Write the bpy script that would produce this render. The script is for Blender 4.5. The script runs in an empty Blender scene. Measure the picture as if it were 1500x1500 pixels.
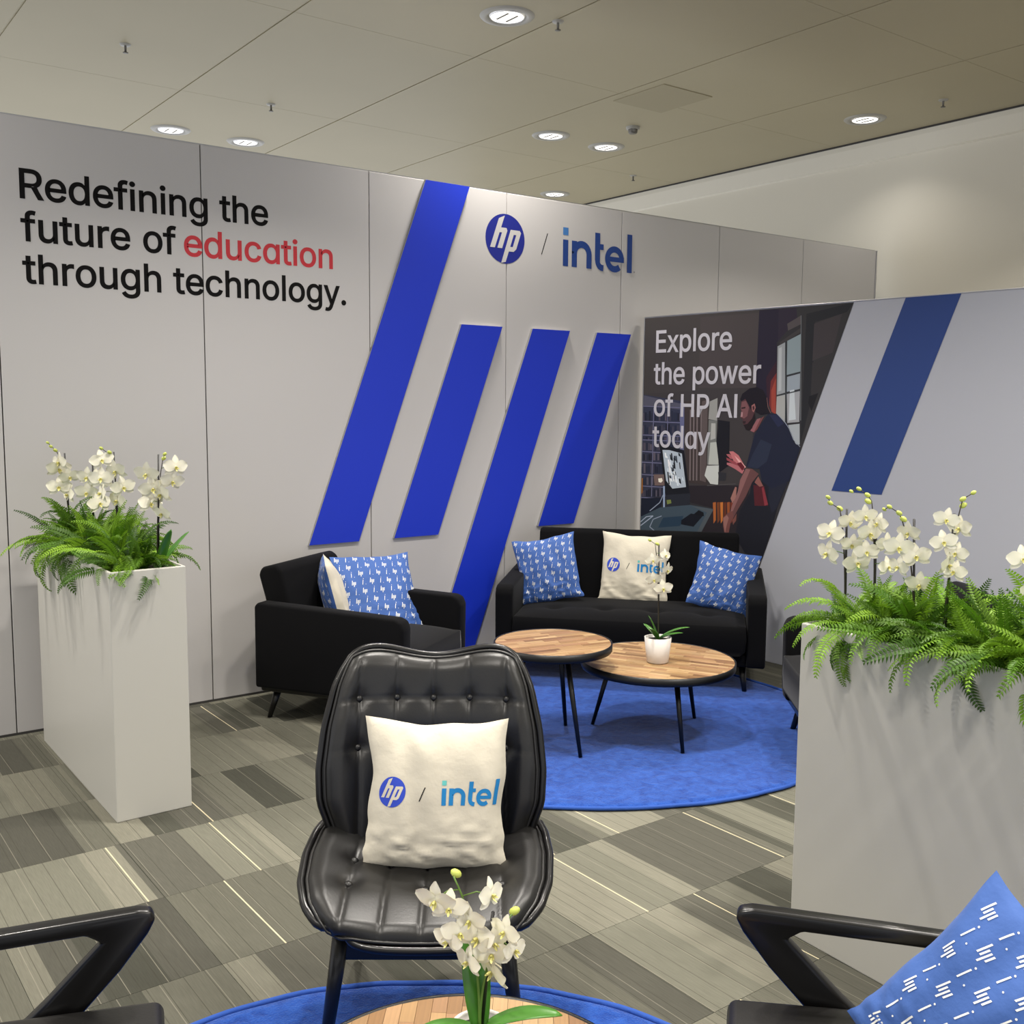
import bpy, bmesh, math, random
from mathutils import Vector, Matrix, noise
from mathutils.geometry import tessellate_polygon
PI = math.pi
S = bpy.context.scene
COL = S.collection
random.seed(7)

# ------------------------------------------------------------------ camera, world, lights, exposure
cd = bpy.data.cameras.new('camera'); cam = bpy.data.objects.new('camera', cd); COL.objects.link(cam)
R = Vector((0.8012055, -0.5983426, 0.0074746)); U = Vector((0.0579120, 0.0899671, 0.9942596)); F = Vector((0.5955803, 0.7961734, -0.1067334))
cam.matrix_world = Matrix(((R.x, U.x, -F.x, 0), (R.y, U.y, -F.y, 0), (R.z, U.z, -F.z, 1.665), (0, 0, 0, 1)))
cd.sensor_width = 36; cd.lens = 36 * 1506.75 / 1500; cd.clip_start = .05; cd.clip_end = 100
S.camera = cam
S.view_settings.view_transform = 'Standard'; S.view_settings.look = 'None'
S.view_settings.gamma = 1; S.view_settings.use_curve_mapping = False
S.view_settings.exposure = 0.26
W = bpy.data.worlds.new('world'); S.world = W; W.use_nodes = True
W.node_tree.nodes['Background'].inputs[0].default_value = (.92, .94, 1.0, 1)
W.node_tree.nodes['Background'].inputs[1].default_value = .95
CEIL = 4.0
LAMP_W = 33
LAMPS = [(3.87, 5.26), (3.14, 9.19), (3.82, 9.19), (5.85, 7.29), (6.5, 7.29), (7.54, 5.28), (7.49, 9.25),
         (1.85, 3.25), (2.5, 3.25), (5.85, 3.25), (6.5, 3.25), (-.2, 5.26), (-.85, 5.26), (3.14, 1.25), (3.87, 1.25),
         (7.5, 1.25), (-.2, 1.25), (-.85, 1.25), (1.85, -.8), (2.5, -.8), (5.85, -.8), (-2.2, 3.25)]
for i, (x, y) in enumerate(LAMPS):
    ld = bpy.data.lights.new('downlight_lamp', 'AREA'); ld.shape = 'DISK'; ld.size = .2; ld.energy = LAMP_W * (.1 if x > 7 else 1)
    ld.color = (1.0, .945, .87); ld.spread = math.radians(120)
    lo = bpy.data.objects.new('downlight_lamp', ld); COL.objects.link(lo); lo.location = (x, y, CEIL - .022)

# ------------------------------------------------------------------ colour and material helpers
def lin(h):
    if isinstance(h, str):
        c = [int(h[i:i+2], 16) / 255 for i in (0, 2, 4)]
        return tuple(v / 12.92 if v <= .04045 else ((v + .055) / 1.055) ** 2.4 for v in c)
    return h
def mat(name, col, rough=.6, metal=0, spec=.5, bump=None, sheen=0, coat=0, var=None, trans=0):
    """bump=(scale, strength, distance); var=(scale, amount) multiplies the colour by soft noise"""
    m = bpy.data.materials.new(name); m.use_nodes = True
    nt = m.node_tree; b = nt.nodes['Principled BSDF']
    c = lin(col)
    b.inputs['Base Color'].default_value = (*c, 1); b.inputs['Roughness'].default_value = rough
    b.inputs['Metallic'].default_value = metal; b.inputs['Specular IOR Level'].default_value = spec
    b.inputs['Sheen Weight'].default_value = sheen; b.inputs['Coat Weight'].default_value = coat
    if sheen: b.inputs['Sheen Roughness'].default_value = .4
    tc = nt.nodes.new('ShaderNodeTexCoord')
    if var:
        n = nt.nodes.new('ShaderNodeTexNoise'); n.inputs['Scale'].default_value = var[0]; n.inputs['Detail'].default_value = 4
        r = nt.nodes.new('ShaderNodeMapRange'); r.inputs['To Min'].default_value = 1 - var[1]; r.inputs['To Max'].default_value = 1 + var[1]
        x = nt.nodes.new('ShaderNodeVectorMath'); x.operation = 'SCALE'; x.inputs[0].default_value = c
        nt.links.new(tc.outputs['Object'], n.inputs['Vector']); nt.links.new(n.outputs['Fac'], r.inputs['Value'])
        nt.links.new(r.outputs[0], x.inputs['Scale']); nt.links.new(x.outputs[0], b.inputs['Base Color'])
    if bump:
        n = nt.nodes.new('ShaderNodeTexNoise'); n.inputs['Scale'].default_value = bump[0]; n.inputs['Detail'].default_value = 5
        k = nt.nodes.new('ShaderNodeBump'); k.inputs['Strength'].default_value = bump[1]; k.inputs['Distance'].default_value = bump[2]
        nt.links.new(tc.outputs['Object'], n.inputs['Vector']); nt.links.new(n.outputs['Fac'], k.inputs['Height'])
        nt.links.new(k.outputs[0], b.inputs['Normal'])
    if trans:
        b.inputs['Subsurface Weight'].default_value = trans
        b.inputs['Subsurface Radius'].default_value = (.01, .01, .006); b.inputs['Subsurface Scale'].default_value = 1
    return m
def ramp_random(m, stops):
    """colour picked per object"""
    nt = m.node_tree; b = nt.nodes['Principled BSDF']
    oi = nt.nodes.new('ShaderNodeObjectInfo'); r = nt.nodes.new('ShaderNodeValToRGB')
    e = r.color_ramp.elements
    while len(e) > 1: e.remove(e[-1])
    e[0].position = 0; e[0].color = (*lin(stops[0]), 1)
    for i, s in enumerate(stops[1:]):
        q = e.new((i + 1) / (len(stops) - 1)); q.color = (*lin(s), 1)
    nt.links.new(oi.outputs['Random'], r.inputs[0])
    return nt, b, oi, r

M = {}
M['panel'] = mat('white_wall_laminate', 'c6c3c1', .42, spec=.35)
M['panel2'] = mat('grey_white_fabric_print', 'b2b4bc', .7)
M['gap'] = mat('dark_seam', '3a3836', .8)
M['alu'] = mat('satin_aluminium', 'b9b9bb', .35, .9)
M['roomwall'] = mat('painted_room_wall', 'ded9ca', .8, var=(.6, .03))
M['ceil'] = mat('ceiling_panel_metal', 'a79e82', .5, spec=.4, var=(1.2, .05))
M['ceilgap'] = mat('ceiling_joint_light', 'bdb499', .6)
M['access'] = mat('access_panel_paint', '9d9478', .6)
M['blue'] = mat('royal_blue_board', '1a36c4', .45, spec=.4)
M['blue2'] = mat('navy_blue_print', '25407f', .65)
M['ink'] = mat('black_print', '0e0c0c', .8, spec=.2)
M['red'] = mat('red_print', 'c62a35', .6)
M['hpblue'] = mat('logo_blue_print', '101f86', .5)
M['intelblue'] = mat('logo_navy_print', '123c86', .5)
M['inteldot'] = mat('logo_light_blue_print', '3f78b8', .5)
M['intelblue_c'] = mat('logo_teal_blue_fabric_print', '0f78b6', .8)
M['inteldot_c'] = mat('logo_mint_fabric_print', '62b9b4', .8)
M['hpblue_c'] = mat('logo_blue_fabric_print', '2b46b8', .8)
M['greyprint'] = mat('grey_print', '8f9094', .6)
M['letter'] = mat('pale_poster_lettering', 'c9c6cc', .7)
M['planter'] = mat('white_planter_lacquer', 'bcbab2', .35, spec=.5)
M['soil'] = mat('dark_potting_soil', '1d1712', .95, bump=(60, 1, .01))
M['velvet'] = mat('black_velvet', '08080a', .88, spec=.12, sheen=.04, bump=(240, .25, .001))
M['velvet_seat'] = mat('charcoal_velvet', '101012', .85, spec=.12, sheen=.12, bump=(240, .25, .001))
M['leather'] = mat('black_leather', '141312', .40, spec=.5, bump=(160, .18, .0015))
M['blackwood'] = mat('black_lacquered_wood', '0a0909', .34, spec=.4, coat=.1)
M['blackmetal'] = mat('black_metal', '0b0b0c', .4, .3)
M['seam'] = mat('black_stitching', '060606', .7)
M['white_cloth'] = mat('cream_white_cushion_cloth', 'cbc4b2', .85, bump=(14, .45, .012), sheen=.1)
M['blue_cloth'] = mat('blue_cushion_cloth', '375b9f', .75, bump=(12, .5, .012), sheen=.1)
M['print_white'] = mat('white_fabric_print', 'e6e6e0', .8)
M['petal'] = mat('orchid_petal_white', 'ebe7d3', .55, trans=.25)
M['lip'] = mat('orchid_lip_yellow', 'cfc878', .5)
M['bud'] = mat('orchid_bud_green', 'b9c35c', .5)
M['stem'] = mat('orchid_stem_dark', '2a2418', .6)
M['stemg'] = mat('orchid_stem_green', '5c7a33', .5)
M['stake'] = mat('black_stake', '0f0d0c', .5)
M['orchidleaf'] = mat('orchid_leaf', '3d6f22', .32, spec=.5, var=(8, .2))
M['pot'] = mat('white_ceramic_pot', 'd9d3cc', .3)
M['trimwhite'] = mat('white_enamel', '9f9c92', .35)
M['lens'] = mat('lit_lamp_lens', 'f4f2ea', .3)
M['lens'].node_tree.nodes['Principled BSDF'].inputs['Emission Color'].default_value = (1, .97, .92, 1)
M['lens'].node_tree.nodes['Principled BSDF'].inputs['Emission Strength'].default_value = 1.6
M['reflect'] = mat('bright_reflector', 'f2f2f0', .15, .6)
M['grey_metal'] = mat('grey_metal', '6d6a63', .4, .6)
def leafmat():
    m = mat('fern_green', '5f9a22', .5, spec=.35)
    nt, b, oi, r = ramp_random(m, ['2a480c', '4a7314', '7aa324', '38591a', '90b834'])
    nt.links.new(r.outputs[0], b.inputs['Base Color'])
    t = nt.nodes.new('ShaderNodeBsdfTranslucent'); mx = nt.nodes.new('ShaderNodeMixShader'); mx.inputs[0].default_value = .3
    nt.links.new(r.outputs[0], t.inputs[0]); out = nt.nodes['Material Output']
    nt.links.new(b.outputs[0], mx.inputs[1]); nt.links.new(t.outputs[0], mx.inputs[2]); nt.links.new(mx.outputs[0], out.inputs[0])
    return m
M['fern'] = leafmat()
def rugmat():
    m = mat('blue_rug_pile', '2457c4', .95, spec=.1, sheen=.3)
    nt = m.node_tree; b = nt.nodes['Principled BSDF']; tc = nt.nodes.new('ShaderNodeTexCoord')
    a = nt.nodes.new('ShaderNodeTexNoise'); a.inputs['Scale'].default_value = 26; a.inputs['Detail'].default_value = 6; a.inputs['Distortion'].default_value = .6
    f = nt.nodes.new('ShaderNodeTexNoise'); f.inputs['Scale'].default_value = 170; f.inputs['Detail'].default_value = 3
    nt.links.new(tc.outputs['Object'], a.inputs['Vector']); nt.links.new(tc.outputs['Object'], f.inputs['Vector'])
    ad = nt.nodes.new('ShaderNodeMath'); ad.operation = 'MULTIPLY_ADD'; ad.inputs[1].default_value = .6
    nt.links.new(f.outputs['Fac'], ad.inputs[0]); nt.links.new(a.outputs['Fac'], ad.inputs[2])
    r = nt.nodes.new('ShaderNodeValToRGB'); e = r.color_ramp.elements
    e[0].position = .55; e[0].color = (*lin('14347c'), 1); e[1].position = 1.05; e[1].color = (*lin('264f9f'), 1)
    nt.links.new(ad.outputs[0], r.inputs[0]); nt.links.new(r.outputs[0], b.inputs['Base Color'])
    k = nt.nodes.new('ShaderNodeBump'); k.inputs['Strength'].default_value = .7; k.inputs['Distance'].default_value = .006
    nt.links.new(ad.outputs[0], k.inputs['Height']); nt.links.new(k.outputs[0], b.inputs['Normal'])
    return m
M['rug'] = rugmat()
M['rugedge'] = mat('blue_rug_binding', '234b9c', .9, bump=(90, .5, .004))
def carpet():
    m = bpy.data.materials.new('striped_grey_carpet'); m.use_nodes = True
    nt = m.node_tree; N = nt.nodes; L = nt.links; b = N['Principled BSDF']
    b.inputs['Roughness'].default_value = .95; b.inputs['Specular IOR Level'].default_value = .15
    tc = N.new('ShaderNodeTexCoord'); sp = N.new('ShaderNodeSeparateXYZ'); L.new(tc.outputs['Object'], sp.inputs[0])
    oi = N.new('ShaderNodeObjectInfo')
    def math_(op, a, c=None):
        n = N.new('ShaderNodeMath'); n.operation = op
        for i, v in enumerate((a, c)):
            if v is None: continue
            if isinstance(v, (int, float)): n.inputs[i].default_value = v
            else: L.new(v, n.inputs[i])
        return n.outputs[0]
    X = sp.outputs['X']; rnd = oi.outputs['Random']
    off = math_('ADD', X, math_('MULTIPLY', rnd, 41.7))
    def vor(scale, feature='F1'):
        v = N.new('ShaderNodeTexVoronoi'); v.voronoi_dimensions = '1D'; v.feature = feature; v.inputs['Scale'].default_value = scale
        L.new(off, v.inputs['W']); return v
    def ramp(src, stops, const=True):
        r = N.new('ShaderNodeValToRGB'); r.color_ramp.interpolation = 'CONSTANT' if const else 'LINEAR'
        e = r.color_ramp.elements
        while len(e) > 1: e.remove(e[-1])
        e[0].position = stops[0][0]; e[0].color = (*lin(stops[0][1]), 1)
        for p, c in stops[1:]:
            q = e.new(p); q.color = (*lin(c), 1)
        L.new(src, r.inputs[0]); return r.outputs[0]
    v1 = vor(6); s1 = N.new('ShaderNodeSeparateColor'); L.new(v1.outputs['Color'], s1.inputs[0])
    base = ramp(s1.outputs[0], [(0, '45453d'), (.16, '515048'), (.4, '5b5a50'), (.62, '66655a'), (.82, '716f63')])
    # the whole tile leans light or dark
    tone = N.new('ShaderNodeMapRange'); tone.inputs['To Min'].default_value = .74; tone.inputs['To Max'].default_value = 1.1
    fr = math_('FRACT', math_('MULTIPLY', rnd, 17.3)); L.new(fr, tone.inputs['Value'])
    def mix(kind, fac, a, c):
        n = N.new('ShaderNodeMix'); n.data_type = 'RGBA'; n.blend_type = kind
        if isinstance(fac, (int, float)): n.inputs[0].default_value = fac
        else: L.new(fac, n.inputs[0])
        for i, v in ((6, a), (7, c)):
            if isinstance(v, tuple): n.inputs[i].default_value = (*v, 1)
            else: L.new(v, n.inputs[i])
        return n.outputs[2]
    sc = N.new('ShaderNodeVectorMath'); sc.operation = 'SCALE'; L.new(base, sc.inputs[0]); L.new(tone.outputs[0], sc.inputs['Scale'])
    c = sc.outputs[0]
    # thin dark and thin pale lines
    v2 = vor(17, 'DISTANCE_TO_EDGE'); c = mix('MIX', math_('MULTIPLY', math_('LESS_THAN', v2.outputs['Distance'], .02), .6), c, lin('35342c'))
    v3 = vor(9.3, 'DISTANCE_TO_EDGE'); c = mix('MIX', math_('MULTIPLY', math_('LESS_THAN', v3.outputs['Distance'], .012), .5), c, lin('837f72'))
    # one cream line on most tiles
    px = math_('MULTIPLY', math_('FRACT', math_('MULTIPLY', rnd, 9.77)), .5)
    d = math_('ABSOLUTE', math_('SUBTRACT', math_('ADD', X, .25), px))
    c = mix('MIX', math_('MULTIPLY', math_('LESS_THAN', d, .0024), math_('GREATER_THAN', fr, .35)), c, lin('bdb496'))
    # streaky yarn
    mp = N.new('ShaderNodeMapping'); mp.inputs['Scale'].default_value = (260, 14, 1); L.new(tc.outputs['Object'], mp.inputs[0])
    no = N.new('ShaderNodeTexNoise'); no.inputs['Scale'].default_value = 1; no.inputs['Detail'].default_value = 3; L.new(mp.outputs[0], no.inputs['Vector'])
    sr = N.new('ShaderNodeMapRange'); sr.inputs['To Min'].default_value = .78; sr.inputs['To Max'].default_value = 1.22; L.new(no.outputs['Fac'], sr.inputs['Value'])
    s2 = N.new('ShaderNodeVectorMath'); s2.operation = 'SCALE'; L.new(c, s2.inputs[0]); L.new(sr.outputs[0], s2.inputs['Scale'])
    L.new(s2.outputs[0], b.inputs['Base Color'])
    k = N.new('ShaderNodeBump'); k.inputs['Strength'].default_value = .5; k.inputs['Distance'].default_value = .003
    L.new(no.outputs['Fac'], k.inputs['Height']); L.new(k.outputs[0], b.inputs['Normal'])
    return m
M['carpet'] = carpet()
def stavemat():
    m = mat('oiled_hardwood_stave', 'b98a58', .4, spec=.4)
    nt, b, oi, r = ramp_random(m, ['6a4c2e', '957150', 'a98a62', '9a7a52', '7d5c3a', 'b2956c', '755535'])
    tc = nt.nodes.new('ShaderNodeTexCoord'); mp = nt.nodes.new('ShaderNodeMapping'); mp.inputs['Scale'].default_value = (7, 160, 7)
    n = nt.nodes.new('ShaderNodeTexNoise'); n.inputs['Scale'].default_value = 1; n.inputs['Detail'].default_value = 4
    nt.links.new(tc.outputs['Object'], mp.inputs[0]); nt.links.new(mp.outputs[0], n.inputs['Vector'])
    mr = nt.nodes.new('ShaderNodeMapRange'); mr.inputs['To Min'].default_value = .68; mr.inputs['To Max'].default_value = 1.25
    nt.links.new(n.outputs['Fac'], mr.inputs['Value'])
    sc = nt.nodes.new('ShaderNodeVectorMath'); sc.operation = 'SCALE'
    nt.links.new(r.outputs[0], sc.inputs[0]); nt.links.new(mr.outputs[0], sc.inputs['Scale']); nt.links.new(sc.outputs[0], b.inputs['Base Color'])
    return m
M['stave'] = stavemat()
def artmat():
    m = mat('printed_poster', '808080', .6, spec=.3)
    nt = m.node_tree; a = nt.nodes.new('ShaderNodeAttribute'); a.attribute_name = 'ink'
    nt.links.new(a.outputs['Color'], nt.nodes['Principled BSDF'].inputs['Base Color'])
    return m
M['art'] = artmat()

# ------------------------------------------------------------------ object helpers
def mesh_obj(name, verts, faces, m=None, parent=None, loc=None, smooth=False, mi=None):
    me = bpy.data.meshes.new(name); me.from_pydata([tuple(v) for v in verts], [], faces); me.update()
    for x in (m if isinstance(m, (list, tuple)) else [m]):
        if x: me.materials.append(x)
    if mi: me.polygons.foreach_set('material_index', mi)
    if smooth: me.polygons.foreach_set('use_smooth', [True] * len(me.polygons))
    o = bpy.data.objects.new(name, me); COL.objects.link(o)
    if parent: o.parent = parent
    if loc: o.location = loc
    return o
def bm_obj(name, bm, m, parent=None, loc=None, smooth=False):
    me = bpy.data.meshes.new(name); bmesh.ops.recalc_face_normals(bm, faces=bm.faces[:]); bm.to_mesh(me); bm.free()
    for x in (m if isinstance(m, (list, tuple)) else [m]): me.materials.append(x)
    if smooth: me.polygons.foreach_set('use_smooth', [True] * len(me.polygons))
    o = bpy.data.objects.new(name, me); COL.objects.link(o)
    if parent: o.parent = parent
    if loc: o.location = loc
    return o
def thing(name, label, cat, loc=(0, 0, 0), rz=0, group=None):
    o = bpy.data.objects.new(name, None); COL.objects.link(o); o.location = loc; o.rotation_euler = (0, 0, rz)
    o.empty_display_size = .1
    return tag(o, label, cat, group)
def tag(o, label, cat, group=None):
    o['label'] = label; o['category'] = cat
    if group: o['group'] = group
    return o
def structure(o): o['kind'] = 'structure'; return o
def bm_box(bm, c, s, rot=None, bev=0, seg=2):
    r = bmesh.ops.create_cube(bm, size=1); vs = r['verts']
    bmesh.ops.scale(bm, vec=s, verts=vs)
    if bev:
        es = list({e for v in vs for e in v.link_edges})
        r = bmesh.ops.bevel(bm, geom=es, offset=bev, segments=seg, profile=.5, affect='EDGES')
        vs = list({v for f in r['faces'] for v in f.verts} | {v for v in vs if v.is_valid})
    if rot: bmesh.ops.rotate(bm, cent=(0, 0, 0), matrix=rot, verts=vs)
    bmesh.ops.translate(bm, vec=c, verts=vs)
    return vs
def box(name, c, s, m, parent=None, bev=.004, seg=2, rot=None, smooth=False):
    bm = bmesh.new(); bm_box(bm, (0, 0, 0), s, rot, bev, seg)
    return bm_obj(name, bm, m, parent, c, smooth)
def tube_data(pts, rad, seg=8, caps=True):
    V, Fc = [], []; n = len(pts); pts = [Vector(p) for p in pts]
    up = Vector((0, 0, 1)); prev = None
    for i, p in enumerate(pts):
        d = (pts[min(i + 1, n - 1)] - pts[max(i - 1, 0)]).normalized()
        a = prev - d * prev.dot(d) if prev is not None else d.cross(up if abs(d.z) < .95 else Vector((1, 0, 0)))
        a.normalize(); prev = a; c = d.cross(a)
        r = rad[i] if isinstance(rad, (list, tuple)) else rad
        for k in range(seg):
            t = 2 * PI * k / seg; V.append(p + a * math.cos(t) * r + c * math.sin(t) * r)
    for i in range(n - 1):
        for k in range(seg):
            k2 = (k + 1) % seg; Fc.append((i * seg + k, i * seg + k2, (i + 1) * seg + k2, (i + 1) * seg + k))
    if caps: Fc.append(tuple(range(seg))[::-1]); Fc.append(tuple((n - 1) * seg + k for k in range(seg)))
    return V, Fc
def tube(name, pts, rad, m, parent=None, seg=8, smooth=True, caps=True):
    V, Fc = tube_data(pts, rad, seg, caps); return mesh_obj(name, V, Fc, m, parent, smooth=smooth)
def loop_tube(name, pts, rad, m, parent=None, seg=8):
    n = len(pts); V, Fc = tube_data(list(pts) + [pts[0]], rad, seg, False)
    return mesh_obj(name, V, Fc, m, parent, smooth=True)
def lathe(name, prof, m, parent=None, loc=None, seg=40, smooth=True, mi=None):
    V, Fc, I = [], [], []
    for r, z in prof:
        for k in range(seg): t = 2 * PI * k / seg; V.append((r * math.cos(t), r * math.sin(t), z))
    for i in range(len(prof) - 1):
        for k in range(seg):
            k2 = (k + 1) % seg; Fc.append((i * seg + k, i * seg + k2, (i + 1) * seg + k2, (i + 1) * seg + k)); I.append(mi[i] if mi else 0)
    if prof[0][0] > 1e-5: pass
    o = mesh_obj(name, V, Fc, m, parent, loc, smooth, I if mi else None)
    bm = bmesh.new(); bm.from_mesh(o.data); bmesh.ops.remove_doubles(bm, verts=bm.verts, dist=1e-6)
    bmesh.ops.recalc_face_normals(bm, faces=bm.faces[:]); bm.to_mesh(o.data); bm.free()
    return o
def prism_bm(poly, th, bev=0, seg=2, plane='yz'):
    """poly extruded symmetrically across its plane's normal; plane yz -> thickness along x"""
    bm = bmesh.new()
    def P(a, b, t): return (t, a, b) if plane == 'yz' else ((a, t, b) if plane == 'xz' else (a, b, t))
    v0 = [bm.verts.new(P(a, b, -th / 2)) for a, b in poly]; v1 = [bm.verts.new(P(a, b, th / 2)) for a, b in poly]
    bm.faces.new(v0); bm.faces.new(v1[::-1]); n = len(poly)
    for i in range(n): bm.faces.new((v0[i], v1[i], v1[(i + 1) % n], v0[(i + 1) % n]))
    bmesh.ops.recalc_face_normals(bm, faces=bm.faces[:])
    if bev: bmesh.ops.bevel(bm, geom=bm.edges[:], offset=bev, segments=seg, profile=.5, affect='EDGES', clamp_overlap=True)
    return bm
def copy_tree(o, parent=None):
    c = o.copy(); COL.objects.link(c)
    if parent: c.parent = parent
    for ch in list(o.children): copy_tree(ch, c)
    return c

# ------------------------------------------------------------------ floor: carpet tiles
floor = structure(mesh_obj('floor', [(-3.5, -1.5, -.008), (8.4, -1.5, -.008), (8.4, 7, -.008), (-3.5, 7, -.008)], [(0, 1, 2, 3)], M['gap']))
TX, TY = .5, .5135
bm = bmesh.new(); bm_box(bm, (0, 0, -.003), (TX - .0015, TY - .0015, .006)); 
tile_me = bpy.data.meshes.new('carpet_tile'); bm.to_mesh(tile_me); bm.free(); tile_me.materials.append(M['carpet'])
for i in range(-5, 14):
    for j in range(-5, 7):
        x, y = 2.05 + (i - 2) * TX + TX / 2, 2.308 + j * TY + TY / 2
        if y < .3 or x < -.7 or x > 5.9: continue
        if i == 0 and j == 0: pass
        o = bpy.data.objects.new('carpet_tile', tile_me); COL.objects.link(o); o.parent = floor; o.location = (x, y, 0)
# carpet goes on outside the tiles that can be told apart
for a, b_, c, d in ((-3.5, -1.5, 8.4, .255), (-3.5, .255, -.95, 5.4), (6.05, .255, 8.4, 5.4), (-3.5, 5.389, 8.4, 7)):
    o = mesh_obj('carpet_field', [(a, b_, -.004), (c, b_, -.004), (c, d, -.004), (a, d, -.004)], [(0, 1, 2, 3)], M['carpet'], floor)

# ------------------------------------------------------------------ ceiling
ceiling = structure(mesh_obj('ceiling', [(-5, -4, CEIL), (-5, 12, CEIL), (8.2, 12, CEIL), (8.2, -4, CEIL)], [(0, 1, 2, 3)], M['ceilgap']))
cxs = [8.14 - 1.331 * k for k in range(11)][::-1]; cys = [-4 + 2.0 * k for k in range(9)]
for i in range(len(cxs) - 1):
    for j in range(len(cys) - 1):
        x0, x1, y0, y1 = cxs[i], cxs[i + 1], cys[j], cys[j + 1]
        box('ceiling_panel', ((x0 + x1) / 2, (y0 + y1) / 2, CEIL - .004), (x1 - x0 - .012, y1 - y0 - .003, .006), M['ceil'], ceiling, bev=0)
box('access_panel', (5.83, 5.9, CEIL - .009), (.52, .55, .008), M['access'], ceiling, bev=.002)

# room walls beyond the stand
wr = structure(mesh_obj('wall_far', [(8.2, -4, 0), (8.2, 12, 0), (8.2, 12, CEIL), (8.2, -4, CEIL)], [(0, 1, 2, 3)], M['roomwall']))
bm = prism_bm([(8.2, CEIL), (8.2, CEIL - .2), (8.17, CEIL - .19), (8.14, CEIL - .06), (8.14, CEIL)], 16, plane='xz')
tr = structure(bm_obj('trim_1', bm, M['roomwall'], loc=(0, 4, 0)))
box('shadow_gap', (8.134, 0, CEIL - .012), (.014, 16, .016), M['gap'], tr, bev=0)

# ------------------------------------------------------------------ stand back wall with panels
WY, WX0 = 5.44, 1.01
wall_back = structure(box('wall_back', (3.0, WY + .045, 1.497), (10.02, .07, 2.99), M['gap'], None, bev=0))
INV = wall_back.matrix_world.inverted() if False else Matrix.Translation((-3.0, -(WY + .045), -1.497))
def onto(parent_loc, o):   # child given in world coordinates
    o.location = Vector(o.location) - Vector(parent_loc); return o
WL = (3.0, WY + .045, 1.497)
for k in range(-3, 7):
    x0 = WX0 + k
    onto(WL, box('wall_panel', (x0 + .5, WY + .005, 1.4975), (.9945, .012, 2.985), M['panel'], wall_back, bev=.0015, seg=1))
onto(WL, box('end_profile', (WX0 + 7.0 + .004, WY + .03, 1.4975), (.012, .075, 2.995), M['alu'], wall_back, bev=.002))
onto(WL, box('top_profile', (3.0, WY + .035, 2.994), (10.0, .06, .008), M['alu'], wall_back, bev=0))
onto(WL, box('base_profile', (3.0, WY + .0, .006), (10.0, .012, .012), M['gap'], wall_back, bev=0))
FRONT = WY - .001
def stripe(bx0, bx1, tx0, tx1, z0, z1):
    bm = prism_bm([(bx0, z0), (bx1, z0), (tx1, z1), (tx0, z1)], .019, plane='xz')
    for f in bm.faces: f.material_index = 0 if f.normal.y < -.5 else 1
    o = bm_obj('blue_stripe', bm, [M['blue'], M['alu']], wall_back, (0, FRONT - .0095, 0)); onto(WL, o)
stripe(2.592, 2.916, 3.388, 3.708, .829, 2.989)
stripe(3.157, 3.476, 3.649, 3.967, .829, 2.144)
stripe(3.412, 3.732, 4.214, 4.534, .002, 2.144)
stripe(4.277, 4.590, 4.778, 5.098, .829, 2.144)

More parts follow.
